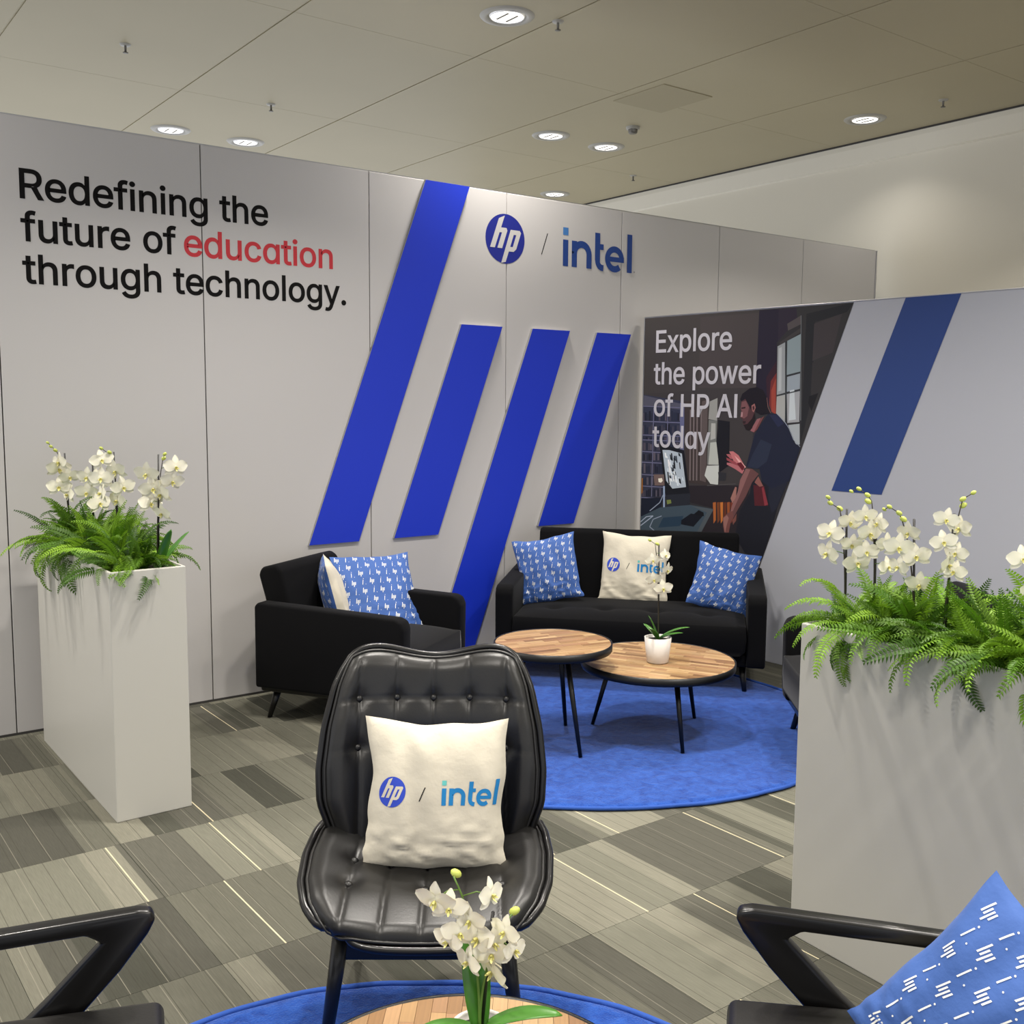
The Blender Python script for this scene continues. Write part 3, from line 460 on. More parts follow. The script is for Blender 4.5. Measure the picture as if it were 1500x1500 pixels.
# local: x along the wall, -y is the face towards the seats
wall_right = structure(box('wall_right', (0, 0, 0), (3.6, .05, 2.262), M['panel2'], None, bev=.002)); wall_right.matrix_world = W2 @ Matrix.Translation((1.8, .0262, 1.132))
def onw(o): o.location = Vector(o.location) + Vector((-1.8, -.0262, -1.132)); return o
FACE = -.0001
ART = [["3c3837",[[983,2258],[977,1764],[5,1722],[6,2258]]],["393535",[[5,1728],[977,1770],[949,1123],[0,1058],[0,1488]]],["423c3c",[[503,2238],[977,2238],[977,1764],[505,1767]]],["221d2c",[[983,2253],[1137,2252],[1131,1931],[1138,1616],[978,1721],[978,1999]]],["2a2330",[[1130,2253],[1272,2252],[1264,2154],[1133,2046]]],["302f30",[[1260,2252],[1444,2258],[1655,2258],[1471,1757],[1310,1389],[1294,2030]]],["2c2b2d",[[1126,2047],[1304,2213],[1333,1410],[1243,1512],[1135,1679]]],["4b4546",[[1197,2158],[1298,2205],[1301,2152],[1205,2116]]],["3a3637",[[1145,2046],[1302,2132],[1303,2106],[1146,2025]]],["222326",[[1334,2211],[1649,2258],[1656,2258],[1653,2253],[1612,2205],[1396,2157],[1398,1721],[1342,1483],[1326,1431]]],["3a3537",[[1391,2148],[1579,2197],[1527,1971],[1389,1925]]],["302e2f",[[1389,1915],[1516,1952],[1417,1701],[1384,1619]]],["19191c",[[1374,1711],[1439,1731],[1396,1619],[1370,1670]]],["331d28",[[1052,1827],[1127,1932],[1139,1594],[1100,1615],[1063,1721]]],["6b2b2a",[[1089,1806],[1130,1858],[1139,1594],[1106,1610],[1082,1657]]],["8f3f33",[[1095,1747],[1126,1822],[1134,1600],[1101,1615]]],["8c9092",[[1131,2022],[1191,2047],[1205,1734],[1138,1719]]],["7f8c90",[[1202,2053],[1300,2092],[1305,1863],[1207,1843]]],["8a939b",[[1210,1831],[1304,1851],[1306,1756],[1212,1738]]],["9a9b98",[[1138,1710],[1201,1725],[1206,1535],[1137,1603]]],["95979a",[[1212,1725],[1307,1743],[1311,1553],[1224,1545]]],["9aa0a3",[[1229,1532],[1314,1542],[1320,1414],[1292,1413],[1244,1505]]],["b5bcbf",[[1234,1747],[1266,1753],[1285,1568],[1234,1560]]],["a5a9aa",[[1141,2009],[1163,2017],[1171,1747],[1148,1741]]],["2f3336",[[1186,2050],[1208,1535],[1218,1535],[1196,2050]]],["33373a",[[1209,1837],[1308,1857],[1306,1863],[1206,1843]]],["33373a",[[1139,1709],[1309,1744],[1307,1751],[1137,1716]]],["6c7072",[[1294,2204],[1318,1562],[1323,1562],[1298,2204]]],["2f3244",[[0,1722],[375,1675],[386,1340],[426,1029],[0,979],[0,1722]]],["4c4c5a",[[5,1716],[360,1658],[362,1618],[3,1644]]],["4a4450",[[0,1591],[12,1591],[14,1536],[0,1536]]],["1d2030",[[15,1596],[36,1596],[38,1536],[17,1536]]],["262a3a",[[40,1584],[53,1584],[54,1537],[41,1537]]],["1b1c28",[[56,1605],[73,1605],[75,1537],[58,1537]]],["262a3a",[[77,1590],[90,1590],[91,1537],[79,1537]]],["23283a",[[93,1591],[111,1592],[112,1538],[95,1538]]],["1d2030",[[114,1591],[127,1591],[128,1538],[115,1538]]],["23283a",[[129,1606],[147,1606],[149,1539],[131,1538]]],["4a4450",[[150,1593],[165,1593],[166,1539],[152,1539]]],["262a3a",[[168,1587],[185,1588],[187,1539],[169,1539]]],["262a3a",[[188,1603],[205,1603],[207,1540],[190,1539]]],["57515c",[[209,1590],[223,1590],[224,1540],[210,1540]]],["1b1c28",[[226,1588],[243,1588],[244,1540],[227,1540]]],["3d3b48",[[246,1586],[263,1586],[265,1541],[248,1540]]],["262a3a",[[266,1609],[282,1609],[285,1541],[268,1541]]],["262a3a",[[286,1598],[300,1598],[302,1541],[288,1541]]],["23283a",[[303,1598],[320,1598],[321,1542],[305,1541]]],["1b1c28",[[323,1595],[336,1595],[338,1542],[324,1542]]],["57515c",[[340,1589],[352,1590],[353,1542],[341,1542]]],["4a4450",[[0,1500],[10,1501],[12,1440],[0,1439]]],["23283a",[[13,1506],[34,1506],[36,1440],[15,1440]]],["23283a",[[38,1489],[53,1489],[54,1441],[39,1441]]],["3d3b48",[[56,1495],[77,1496],[78,1442],[57,1441]]],["3d3b48",[[79,1509],[100,1509],[102,1442],[81,1442]]],["1d2030",[[103,1513],[118,1514],[120,1443],[105,1442]]],["3d3b48",[[121,1508],[134,1509],[136,1443],[123,1443]]],["23283a",[[137,1493],[152,1493],[153,1444],[139,1443]]],["1d2030",[[155,1502],[172,1503],[174,1444],[156,1444]]],["3d3b48",[[175,1509],[192,1510],[194,1445],[177,1445]]],["3d3b48",[[196,1492],[213,1492],[215,1446],[197,1445]]],["1b1c28",[[216,1517],[233,1518],[235,1446],[218,1446]]],["1b1c28",[[236,1515],[256,1516],[258,1447],[238,1446]]],["23283a",[[260,1500],[272,1501],[274,1447],[261,1447]]],["3d3b48",[[275,1501],[295,1501],[297,1448],[277,1447]]],["23283a",[[298,1509],[318,1510],[320,1449],[300,1448]]],["3d3b48",[[321,1509],[338,1510],[340,1449],[323,1449]]],["3d3b48",[[341,1507],[353,1507],[355,1450],[343,1449]]],["262a3a",[[0,1420],[9,1420],[10,1398],[0,1397]]],["23283a",[[12,1416],[25,1416],[26,1398],[13,1398]]],["1d2030",[[29,1420],[50,1421],[50,1399],[29,1398]]],["4a4450",[[53,1414],[66,1414],[66,1399],[54,1399]]],["23283a",[[69,1419],[84,1419],[84,1400],[70,1400]]],["262a3a",[[87,1419],[100,1419],[100,1401],[87,1400]]],["1d2030",[[103,1418],[117,1418],[118,1401],[103,1401]]],["3d3b48",[[120,1422],[133,1423],[134,1402],[121,1401]]],["23283a",[[136,1421],[157,1422],[158,1402],[137,1402]]],["57515c",[[160,1418],[181,1419],[181,1403],[161,1403]]],["23283a",[[184,1422],[204,1422],[205,1404],[185,1403]]],["4a4450",[[208,1422],[228,1423],[228,1405],[208,1404]]],["57515c",[[231,1426],[251,1427],[252,1406],[232,1405]]],["3d3b48",[[254,1420],[268,1420],[269,1406],[255,1406]]],["23283a",[[271,1422],[288,1423],[289,1407],[272,1406]]],["3d3b48",[[291,1424],[305,1425],[306,1407],[292,1407]]],["3d3b48",[[308,1424],[322,1425],[323,1408],[309,1407]]],["57515c",[[325,1430],[337,1430],[338,1408],[326,1408]]],["1d2030",[[340,1427],[353,1427],[353,1409],[341,1409]]],["1b1c28",[[356,1425],[375,1425],[376,1410],[356,1409]]],["4a4450",[[0,1368],[7,1368],[8,1325],[0,1324]]],["4a4450",[[10,1378],[31,1379],[33,1326],[12,1325]]],["262a3a",[[35,1379],[52,1380],[54,1327],[36,1326]]],["4a4450",[[56,1377],[70,1377],[72,1328],[57,1327]]],["57515c",[[74,1371],[91,1371],[93,1329],[75,1328]]],["3d3b48",[[95,1366],[116,1367],[117,1329],[96,1329]]],["262a3a",[[119,1366],[133,1367],[134,1330],[120,1330]]],["3d3b48",[[136,1382],[150,1383],[152,1331],[138,1330]]],["4a4450",[[153,1385],[166,1385],[168,1332],[155,1331]]],["4a4450",[[169,1379],[190,1380],[191,1333],[171,1332]]],["23283a",[[193,1387],[213,1388],[215,1333],[195,1333]]],["23283a",[[217,1373],[229,1374],[231,1334],[218,1334]]],["3d3b48",[[232,1382],[245,1383],[246,1335],[234,1334]]],["1b1c28",[[248,1378],[260,1379],[262,1335],[249,1335]]],["262a3a",[[263,1389],[283,1389],[285,1336],[265,1336]]],["23283a",[[286,1390],[299,1390],[300,1337],[288,1336]]],["3d3b48",[[302,1386],[316,1386],[317,1338],[303,1337]]],["57515c",[[319,1391],[338,1392],[340,1339],[320,1338]]],["4a4450",[[342,1375],[354,1376],[355,1339],[343,1339]]],["1b1c28",[[357,1384],[369,1385],[371,1340],[358,1339]]],["23283a",[[0,1302],[9,1302],[10,1253],[0,1252]]],["1b1c28",[[13,1297],[26,1297],[27,1253],[14,1253]]],["3d3b48",[[29,1296],[42,1297],[43,1254],[30,1254]]],["262a3a",[[45,1292],[58,1293],[59,1255],[46,1254]]],["1b1c28",[[61,1299],[82,1300],[84,1256],[63,1255]]],["1b1c28",[[86,1300],[103,1301],[105,1257],[87,1256]]],["57515c",[[106,1311],[127,1312],[129,1258],[108,1257]]],["262a3a",[[131,1296],[143,1296],[144,1259],[132,1258]]],["57515c",[[146,1306],[164,1306],[165,1260],[148,1259]]],["1b1c28",[[167,1314],[187,1315],[189,1261],[168,1260]]],["23283a",[[0,1206],[13,1207],[15,1162],[0,1161]]],["57515c",[[16,1229],[34,1230],[36,1163],[18,1162]]],["262a3a",[[38,1210],[59,1211],[60,1165],[39,1163]]],["23283a",[[62,1217],[77,1218],[78,1166],[64,1165]]],["3d3b48",[[80,1227],[94,1228],[96,1167],[81,1166]]],["3d3b48",[[97,1232],[118,1233],[120,1168],[99,1167]]],["1d2030",[[121,1229],[134,1230],[136,1169],[123,1168]]],["1d2030",[[138,1215],[155,1216],[157,1170],[139,1169]]],["262a3a",[[158,1233],[179,1234],[181,1171],[160,1170]]],["262a3a",[[182,1228],[202,1229],[204,1173],[184,1172]]],["3d3b48",[[0,1125],[8,1126],[9,1076],[0,1075]]],["23283a",[[11,1122],[29,1123],[30,1078],[12,1077]]],["262a3a",[[32,1134],[45,1135],[47,1079],[34,1078]]],["57515c",[[48,1132],[66,1133],[68,1080],[50,1079]]],["262a3a",[[69,1142],[87,1143],[89,1082],[71,1081]]],["57515c",[[90,1136],[111,1137],[113,1083],[92,1082]]],["1b1c28",[[115,1126],[136,1128],[137,1085],[116,1084]]],["3d3b48",[[138,1147],[156,1149],[158,1086],[140,1085]]],["262a3a",[[159,1136],[174,1137],[175,1088],[161,1087]]],["262a3a",[[177,1143],[191,1143],[193,1089],[178,1088]]],["3d3b48",[[194,1135],[209,1136],[210,1090],[196,1089]]],["3d3b48",[[0,1045],[7,1045],[8,991],[0,990]]],["4a4450",[[10,1033],[23,1034],[24,992],[11,991]]],["3d3b48",[[26,1040],[41,1041],[42,994],[28,993]]],["1d2030",[[44,1038],[62,1039],[64,995],[46,994]]],["1b1c28",[[65,1048],[78,1049],[80,997],[67,996]]],["1b1c28",[[81,1055],[94,1056],[96,998],[83,997]]],["262a3a",[[98,1041],[111,1042],[112,999],[99,998]]],["1d2030",[[114,1054],[135,1056],[136,1001],[115,999]]],["57515c",[[138,1045],[151,1046],[152,1002],[139,1001]]],["1b1c28",[[154,1056],[168,1057],[170,1003],[155,1002]]],["4a4450",[[171,1063],[189,1064],[190,1005],[173,1004]]],["23283a",[[192,1065],[212,1066],[214,1007],[194,1005]]],["6a6a86",[[0,1637],[369,1629],[369,1634],[0,1642]]],["6a6a86",[[0,1529],[372,1525],[372,1531],[0,1535]]],["6a6a86",[[0,1431],[375,1431],[375,1437],[0,1437]]],["6a6a86",[[0,1396],[376,1398],[376,1403],[0,1402]]],["6a6a86",[[0,1313],[204,1312],[205,1318],[0,1319]]],["6a6a86",[[0,1236],[207,1238],[207,1244],[0,1242]]],["6a6a86",[[0,1147],[209,1150],[210,1156],[0,1153]]],["6a6a86",[[0,1064],[212,1069],[212,1075],[0,1070]]],["6a6a86",[[0,981],[214,988],[215,994],[0,987]]],["62627c",[[99,1627],[95,998],[103,998],[107,1627]]],["62627c",[[232,1628],[229,1008],[237,1008],[239,1628]]],["5d6080",[[345,1664],[383,1664],[389,1341],[352,1345]]],["3a3230",[[382,1675],[595,1699],[601,1110],[423,1122]]],["6d6261",[[434,1619],[444,1135],[456,1135],[445,1619]]],["6d6261",[[463,1619],[474,1136],[486,1137],[475,1619]]],["6d6261",[[493,1619],[503,1138],[515,1139],[504,1619]]],["6d6261",[[528,1620],[539,1141],[550,1141],[539,1620]]],["554b49",[[538,1676],[588,1688],[589,1132],[542,1141]]],["8d8d88",[[604,1676],[669,1699],[671,1548],[597,1558]]],["6e706c",[[600,1553],[671,1548],[669,1408],[696,1252],[596,1252]]],["a3a39d",[[622,1531],[658,1531],[661,1430],[619,1418]]],["a9aca4",[[619,1401],[683,1409],[693,1257],[607,1253]]],["b9bcb6",[[596,1245],[696,1252],[694,1122],[629,1124],[577,1177]]],["15151a",[[678,1554],[776,1545],[780,1256],[705,1207],[669,1408],[680,1498]]],["2a2a2e",[[691,1207],[761,1205],[756,1154],[700,1151]]],["252024",[[424,1098],[949,1134],[935,801],[555,761],[649,965],[458,984]]],["4a4747",[[601,1107],[840,1135],[840,1140],[601,1113]]],["a05a2c",[[655,1000],[680,1004],[684,883],[666,858]]],["6e3c20",[[688,1003],[712,1007],[717,886],[699,862]]],["b46a30",[[716,1005],[740,1009],[745,889],[727,864]]],["5a2c1c",[[745,1007],[768,1011],[773,891],[755,867]]],["8a4a28",[[773,1010],[796,1014],[801,894],[783,870]]],["6a3020",[[800,1012],[824,1016],[828,896],[811,872]]],["14161c",[[163,1378],[390,1340],[456,1026],[238,987]]],["a9b4bd",[[193,1335],[257,1336],[372,1317],[417,1088],[294,1068],[234,1120]]],["14171d",[[289,1236],[298,1233],[307,1184],[296,1189]]],["2a3138",[[276,1215],[290,1213],[298,1185],[283,1190]]],["cfd8de",[[344,1153],[353,1151],[363,1098],[351,1103]]],["2a3138",[[270,1283],[279,1281],[287,1260],[277,1266]]],["e4ebef",[[250,1164],[265,1162],[275,1111],[257,1116]]],["e4ebef",[[242,1271],[258,1269],[267,1218],[250,1223]]],["cfd8de",[[354,1229],[365,1227],[373,1210],[360,1215]]],["14171d",[[272,1317],[284,1314],[293,1263],[279,1268]]],["1c2127",[[338,1319],[353,1317],[362,1294],[345,1299]]],["14171d",[[306,1190],[319,1187],[327,1165],[312,1170]]],["1c2127",[[295,1175],[304,1172],[313,1134],[302,1139]]],["cfd8de",[[378,1155],[386,1152],[394,1127],[384,1132]]],["14171d",[[296,1287],[306,1284],[316,1230],[303,1235]]],["2a3138",[[259,1160],[276,1158],[285,1134],[266,1138]]],["2a3138",[[316,1152],[332,1150],[341,1114],[323,1119]]],["2a3138",[[316,1301],[327,1298],[336,1249],[323,1254]]],["cfd8de",[[265,1274],[274,1271],[284,1218],[272,1224]]],["1c2127",[[250,1138],[261,1136],[270,1104],[257,1109]]],["e4ebef",[[247,1261],[263,1258],[272,1231],[254,1236]]],["dfe6ea",[[261,1142],[269,1139],[279,1093],[268,1098]]],["dfe6ea",[[314,1158],[324,1156],[333,1111],[321,1116]]],["2a3138",[[299,1299],[314,1297],[322,1262],[305,1267]]],["e4ebef",[[293,1168],[302,1166],[311,1117],[300,1122]]],["dfe6ea",[[230,1296],[239,1293],[248,1276],[236,1281]]],["e4ebef",[[253,1233],[266,1231],[276,1177],[260,1182]]],["cfd8de",[[269,1211],[280,1209],[289,1155],[277,1161]]],["cfd8de",[[321,1161],[330,1159],[338,1126],[328,1131]]],["cfd8de",[[328,1138],[342,1136],[351,1089],[335,1094]]],["14171d",[[349,1143],[365,1141],[374,1107],[356,1112]]],["14171d",[[349,1256],[358,1254],[367,1207],[356,1212]]],["dfe6ea",[[270,1140],[286,1138],[295,1115],[277,1120]]],["dfe6ea",[[299,1193],[310,1191],[319,1169],[305,1174]]],["2a3138",[[301,1261],[309,1258],[318,1217],[308,1223]]],["14171d",[[296,1252],[310,1250],[319,1206],[303,1211]]],["cfd8de",[[243,1210],[251,1207],[261,1156],[250,1161]]],["1c2127",[[243,1184],[254,1182],[264,1131],[250,1136]]],["dfe6ea",[[272,1179],[280,1176],[289,1160],[278,1165]]],["1c2127",[[262,1306],[272,1304],[281,1264],[269,1270]]],["dfe6ea",[[213,1317],[227,1315],[236,1277],[220,1283]]],["14171d",[[250,1144],[261,1142],[270,1095],[257,1100]]],["23262e",[[237,1020],[456,1047],[456,910],[242,883]]],["6f7a40",[[243,984],[282,990],[288,965],[249,954]]],["8fa0ba",[[208,1081],[215,859],[231,860],[224,1082]]],["66748c",[[188,860],[271,884],[390,893],[377,873],[272,848],[194,845]]],["d9cdbd",[[157,1133],[196,1138],[207,1118],[191,1101],[161,1104]]],["6c5a56",[[115,1157],[213,1163],[221,1086],[127,1079]]],["e6dccb",[[160,1131],[195,1136],[203,1118],[188,1103],[164,1106]]],["141a2a",[[0,978],[211,1000],[182,902],[0,842]]],["3c4a55",[[0,844],[182,926],[458,967],[664,955],[540,759],[0,726]]],["4a5156",[[474,960],[661,955],[547,762],[510,758],[607,928]]],["24384a",[[215,857],[401,886],[373,813],[170,781]]],["10131c",[[383,855],[468,909],[572,901],[493,819],[380,825]]],["0c0d13",[[493,906],[534,938],[578,925],[582,900],[542,901]]],["8a94a6",[[207,1019],[177,963],[184,961],[214,1017]]],["8a94a6",[[178,964],[83,896],[89,892],[183,960]]],["9aa4b6",[[0,803],[58,847],[52,851],[0,811]]],["9aa4b6",[[55,846],[120,858],[119,864],[54,852]]],["9aa4b6",[[117,863],[0,783],[0,775],[122,858]]],["8a94a6",[[198,870],[119,839],[122,834],[201,865]]],["8a94a6",[[117,837],[86,780],[93,778],[124,836]]],["8a94a6",[[87,776],[136,751],[141,756],[92,781]]],["8a5a28",[[0,1122],[14,1125],[14,1022],[0,1006]]],["191a22",[[971,1164],[1124,1173],[1209,1148],[1136,875],[1068,668],[931,692],[847,789],[881,963],[955,1082]]],["20222e",[[1105,1180],[1244,1173],[1168,1004],[1132,969],[1100,1061]]],["4a1c22",[[982,1140],[1068,1138],[1102,1014],[997,1006]]],["7c3038",[[1048,1125],[1061,1134],[1102,1022],[1074,1012]]],["1b1f30",[[919,1257],[979,1466],[1024,1530],[1078,1601],[1143,1601],[1220,1534],[1278,1429],[1325,1392],[1253,1182],[1126,1126],[1048,1168],[1026,1246]]],["252b3c",[[965,1331],[1028,1436],[1114,1408],[1081,1297],[1007,1245],[929,1253]]],["222740",[[1088,1594],[1143,1596],[1201,1542],[1156,1517]]],["8b95a6",[[1147,1597],[1199,1556],[1202,1558],[1149,1600]]],["8b95a6",[[1199,1556],[1237,1511],[1240,1513],[1202,1558]]],["8b95a6",[[1237,1511],[1272,1443],[1275,1445],[1240,1512]]],["8b95a6",[[1272,1443],[1323,1399],[1326,1401],[1275,1445]]],["6b3f40",[[958,1497],[1022,1569],[1050,1585],[997,1498],[973,1478]]],["87575a",[[944,1489],[994,1565],[1022,1573],[973,1480]]],["4a3033",[[865,1678],[897,1694],[951,1663],[978,1600],[957,1529],[934,1492],[909,1496],[888,1527],[880,1543],[885,1555],[862,1574],[871,1606],[860,1630]]],["704a4c",[[869,1674],[902,1682],[928,1639],[916,1583],[892,1567],[865,1576],[874,1608],[863,1632]]],["a0787a",[[867,1610],[880,1607],[879,1579],[863,1576]]],["261a1c",[[866,1637],[899,1643],[899,1632],[869,1629]]],["2b1e20",[[880,1549],[907,1551],[903,1535],[886,1533]]],["1e1618",[[888,1527],[918,1532],[955,1568],[973,1608],[979,1569],[958,1505],[934,1490],[909,1494]]],["17131a",[[855,1690],[871,1726],[928,1761],[986,1769],[1034,1749],[1064,1702],[1077,1632],[1097,1602],[1021,1593],[983,1608],[966,1663],[947,1647],[943,1623],[925,1655],[897,1694],[865,1678]]],["8a5a58",[[947,1651],[971,1664],[981,1638],[968,1608],[955,1615]]],["3a2426",[[955,1643],[968,1651],[972,1631],[961,1619]]],["7d5a55",[[1063,1702],[1074,1640],[1078,1640],[1066,1702]]],["7d5a55",[[1075,1640],[1095,1605],[1098,1606],[1078,1641]]],["a0585c",[[756,1329],[781,1331],[807,1319],[818,1300],[792,1300],[766,1318]]],["b46a6c",[[780,1348],[811,1351],[857,1326],[914,1252],[900,1239],[829,1268],[791,1331]]],["8c4248",[[757,1307],[787,1298],[828,1284],[869,1258],[850,1249],[783,1282],[762,1289]]],["a86468",[[763,1274],[793,1273],[869,1254],[905,1232],[891,1207],[830,1236],[784,1253],[763,1261]]],["d3a09c",[[822,1324],[868,1294],[919,1253],[909,1246],[858,1282]]],["5c1c24",[[844,1273],[878,1283],[909,1252],[890,1227]]],["5f3f3e",[[919,1245],[968,1243],[1022,1214],[972,1156],[926,1064],[870,979],[813,884],[782,897],[810,974],[856,1075],[873,1165]]],["7f5856",[[919,1241],[954,1238],[904,1127],[867,1044],[821,950],[797,915],[814,990],[861,1092],[878,1170]]],["80524c",[[991,1157],[1018,1198],[1059,1138],[1030,1132]]],["6a423e",[[741,902],[781,938],[820,958],[832,918],[808,875],[791,783],[766,780],[748,845]]],["8b615a",[[746,902],[776,926],[792,907],[774,847],[765,805],[753,853]]],["94685f",[[802,1039],[837,1118],[850,1115],[845,1050],[819,1007]]],["70463f",[[823,893],[856,945],[853,896],[829,865]]]]
def shade(h, g=1.3):
    c = lin(h); return [min(1, v * g) for v in c]
V, Fc, CC = [], [], []
base = [(0, 0), (825, 0), (1655, 2258), (0, 2258)]
for k, (col, poly) in enumerate([['302e30', base]] + ART):
    y = FACE - .0004 - k * .000007; b = len(V)
    V += [(a / 1000, y, z / 1000) for a, z in poly]
    for t in tessellate_polygon([[Vector((a, z, 0)) for a, z in poly]]): Fc.append([b + i for i in t]); CC.append(shade(col))
photo = onw(mesh_obj('photo_print', V, Fc, M['art'], wall_right)); photo['label'] = 'printed photo of a man in a dark shirt leaning over a desk with a monitor'
at = photo.data.color_attributes.new('ink', 'FLOAT_COLOR', 'CORNER')
for f in photo.data.polygons:
    for li in f.loop_indices: at.data[li].color = (*CC[f.index], 1)
def up2(x, z): return Matrix.Translation((x, FACE - .0028, z)) @ Matrix.Rotation(PI / 2, 4, 'X')
for t, z in (('Explore', 2.016), ('the power', 1.795), ('of HP AI', 1.573), ('today', 1.356)):
    onw(text_obj('lettering', t, .292, -.003, up2(.098, z), M['letter'], wall_right, .003, .97))
onw(flat_print('blue_print_stripe', [[(1.557, 1.144), (1.888, 1.144), (2.302, 2.262), (1.981, 2.262)]], Matrix.Translation((0, FACE - .0008, 0)) @ Matrix.Rotation(PI / 2, 4, 'X'), M['blue2'], wall_right))
onw(box('edge_profile', (-.004, .024, 1.132), (.008, .052, 2.266), M['alu'], wall_right, bev=.001))
onw(box('top_profile', (1.8, .024, 2.265), (3.6, .052, .006), M['alu'], wall_right, bev=.001))

# ------------------------------------------------------------------ ceiling fittings
gl = 'round recessed downlight '
DL = ['nearest the camera, largest of the downlights', 'leftmost of the pair above the lettering wall', 'right one of the pair above the lettering wall',
      'left one of the middle pair beside the smoke detector', 'right one of the middle pair beside the smoke detector', 'alone at far right near the room wall', 'smallest, just above the wall over the round logo']
for i, (x, y) in enumerate(LAMPS[:7]):
    d = thing('downlight', gl + DL[i], 'ceiling light', (x, y, CEIL - .008), 0, 'recessed downlights')
    lathe('trim_ring', [(.112, .006), (.116, -.006), (.135, -.012), (.158, -.009), (.168, .001)], M['trimwhite'], d, seg=48)
    lathe('lens', [(0, -.007), (.104, -.007), (.104, 0)], M['lens'], d, seg=40)
    for k in (-1, 1):
        box('lamp_tube', (k * .035, 0, -.010), (.012, .12, .006), M['grey_metal'], d, bev=.002)
    lathe('inner_reflector', [(.098, -.004), (.104, -.011), (.112, .002)], M['reflect'], d, seg=40)
sl = ['near the top left corner, left of all the lights', 'above the gap between the two left downlights and the blue stripe', 'small one beside the largest downlight', 'below the smoke detector', 'at the upper right beside the lone downlight']
for i, (x, y) in enumerate([(2.18, 7.22), (3.51, 7.92), (4.17, 5.14), (7.52, 8.01), (7.54, 4.59)]):
    d = thing('sprinkler_head', 'small ceiling sprinkler head ' + sl[i], 'sprinkler', (x, y, CEIL - .008), 0, 'ceiling sprinklers')
    lathe('rose', [(0, -.008), (.03, -.008), (.038, .002)], M['trimwhite'], d, seg=20)
    lathe('nozzle', [(0, -.05), (.008, -.05), (.008, -.006)], M['grey_metal'], d, seg=10)
    lathe('deflector', [(0, -.054), (.018, -.054), (.018, -.05), (0, -.05)], M['grey_metal'], d, seg=12)
d = thing('smoke_detector', 'small white smoke detector on the ceiling right of the middle pair of lights', 'smoke detector', (6.22, 6.64, CEIL - .008))
lathe('base', [(0, -.02), (.055, -.02), (.06, .002)], M['trimwhite'], d, seg=28)
lathe('sensor_head', [(0, -.055), (.03, -.055), (.038, -.045), (.04, -.02)], M['grey_metal'], d, seg=28)

# ------------------------------------------------------------------ rugs
def rug(cx, cy, r, label, seed, jag):
    t = thing('round_rug', label, 'rug', (cx, cy, 0)); V, Fc = [], []
    NR, NA = 40, 160
    def rr(a): return r * (1 + jag * noise.noise(Vector((math.cos(a) * 2.5, math.sin(a) * 2.5, seed))) + .007 * noise.noise(Vector((math.cos(a) * 8, math.sin(a) * 8, seed))))
    for i in range(NR + 1):
        for k in range(NA):
            a = 2 * PI * k / NA; q = rr(a) * (i / NR) ** .8
            z = .017 + .003 * noise.noise(Vector((q * math.cos(a) * 3, q * math.sin(a) * 3, seed)))
            if i == NR: z = .006
            V.append((q * math.cos(a), q * math.sin(a), z))
    for i in range(NR):
        for k in range(NA): k2 = (k + 1) % NA; Fc.append((i * NA + k, (i + 1) * NA + k, (i + 1) * NA + k2, i * NA + k2))
    mesh_obj('pile', V, Fc, M['rug'], t, smooth=True)
    loop_tube('binding', [(rr(2 * PI * k / NA) * math.cos(2 * PI * k / NA), rr(2 * PI * k / NA) * math.sin(2 * PI * k / NA), .0115 + .004 * noise.noise(Vector((k * .2, seed, 0)))) for k in range(NA)], .009, M['rugedge'], t, 8)
rug(3.512, 4.019 - .0, 1.27, 'large round blue rug under the two wooden tables and the sofa', 1.3, .03)
rug(.882, 1.507, 1.05, 'round blue rug in the foreground under the near table and leather lounge chair', 5.1, .015)
RZ = .019

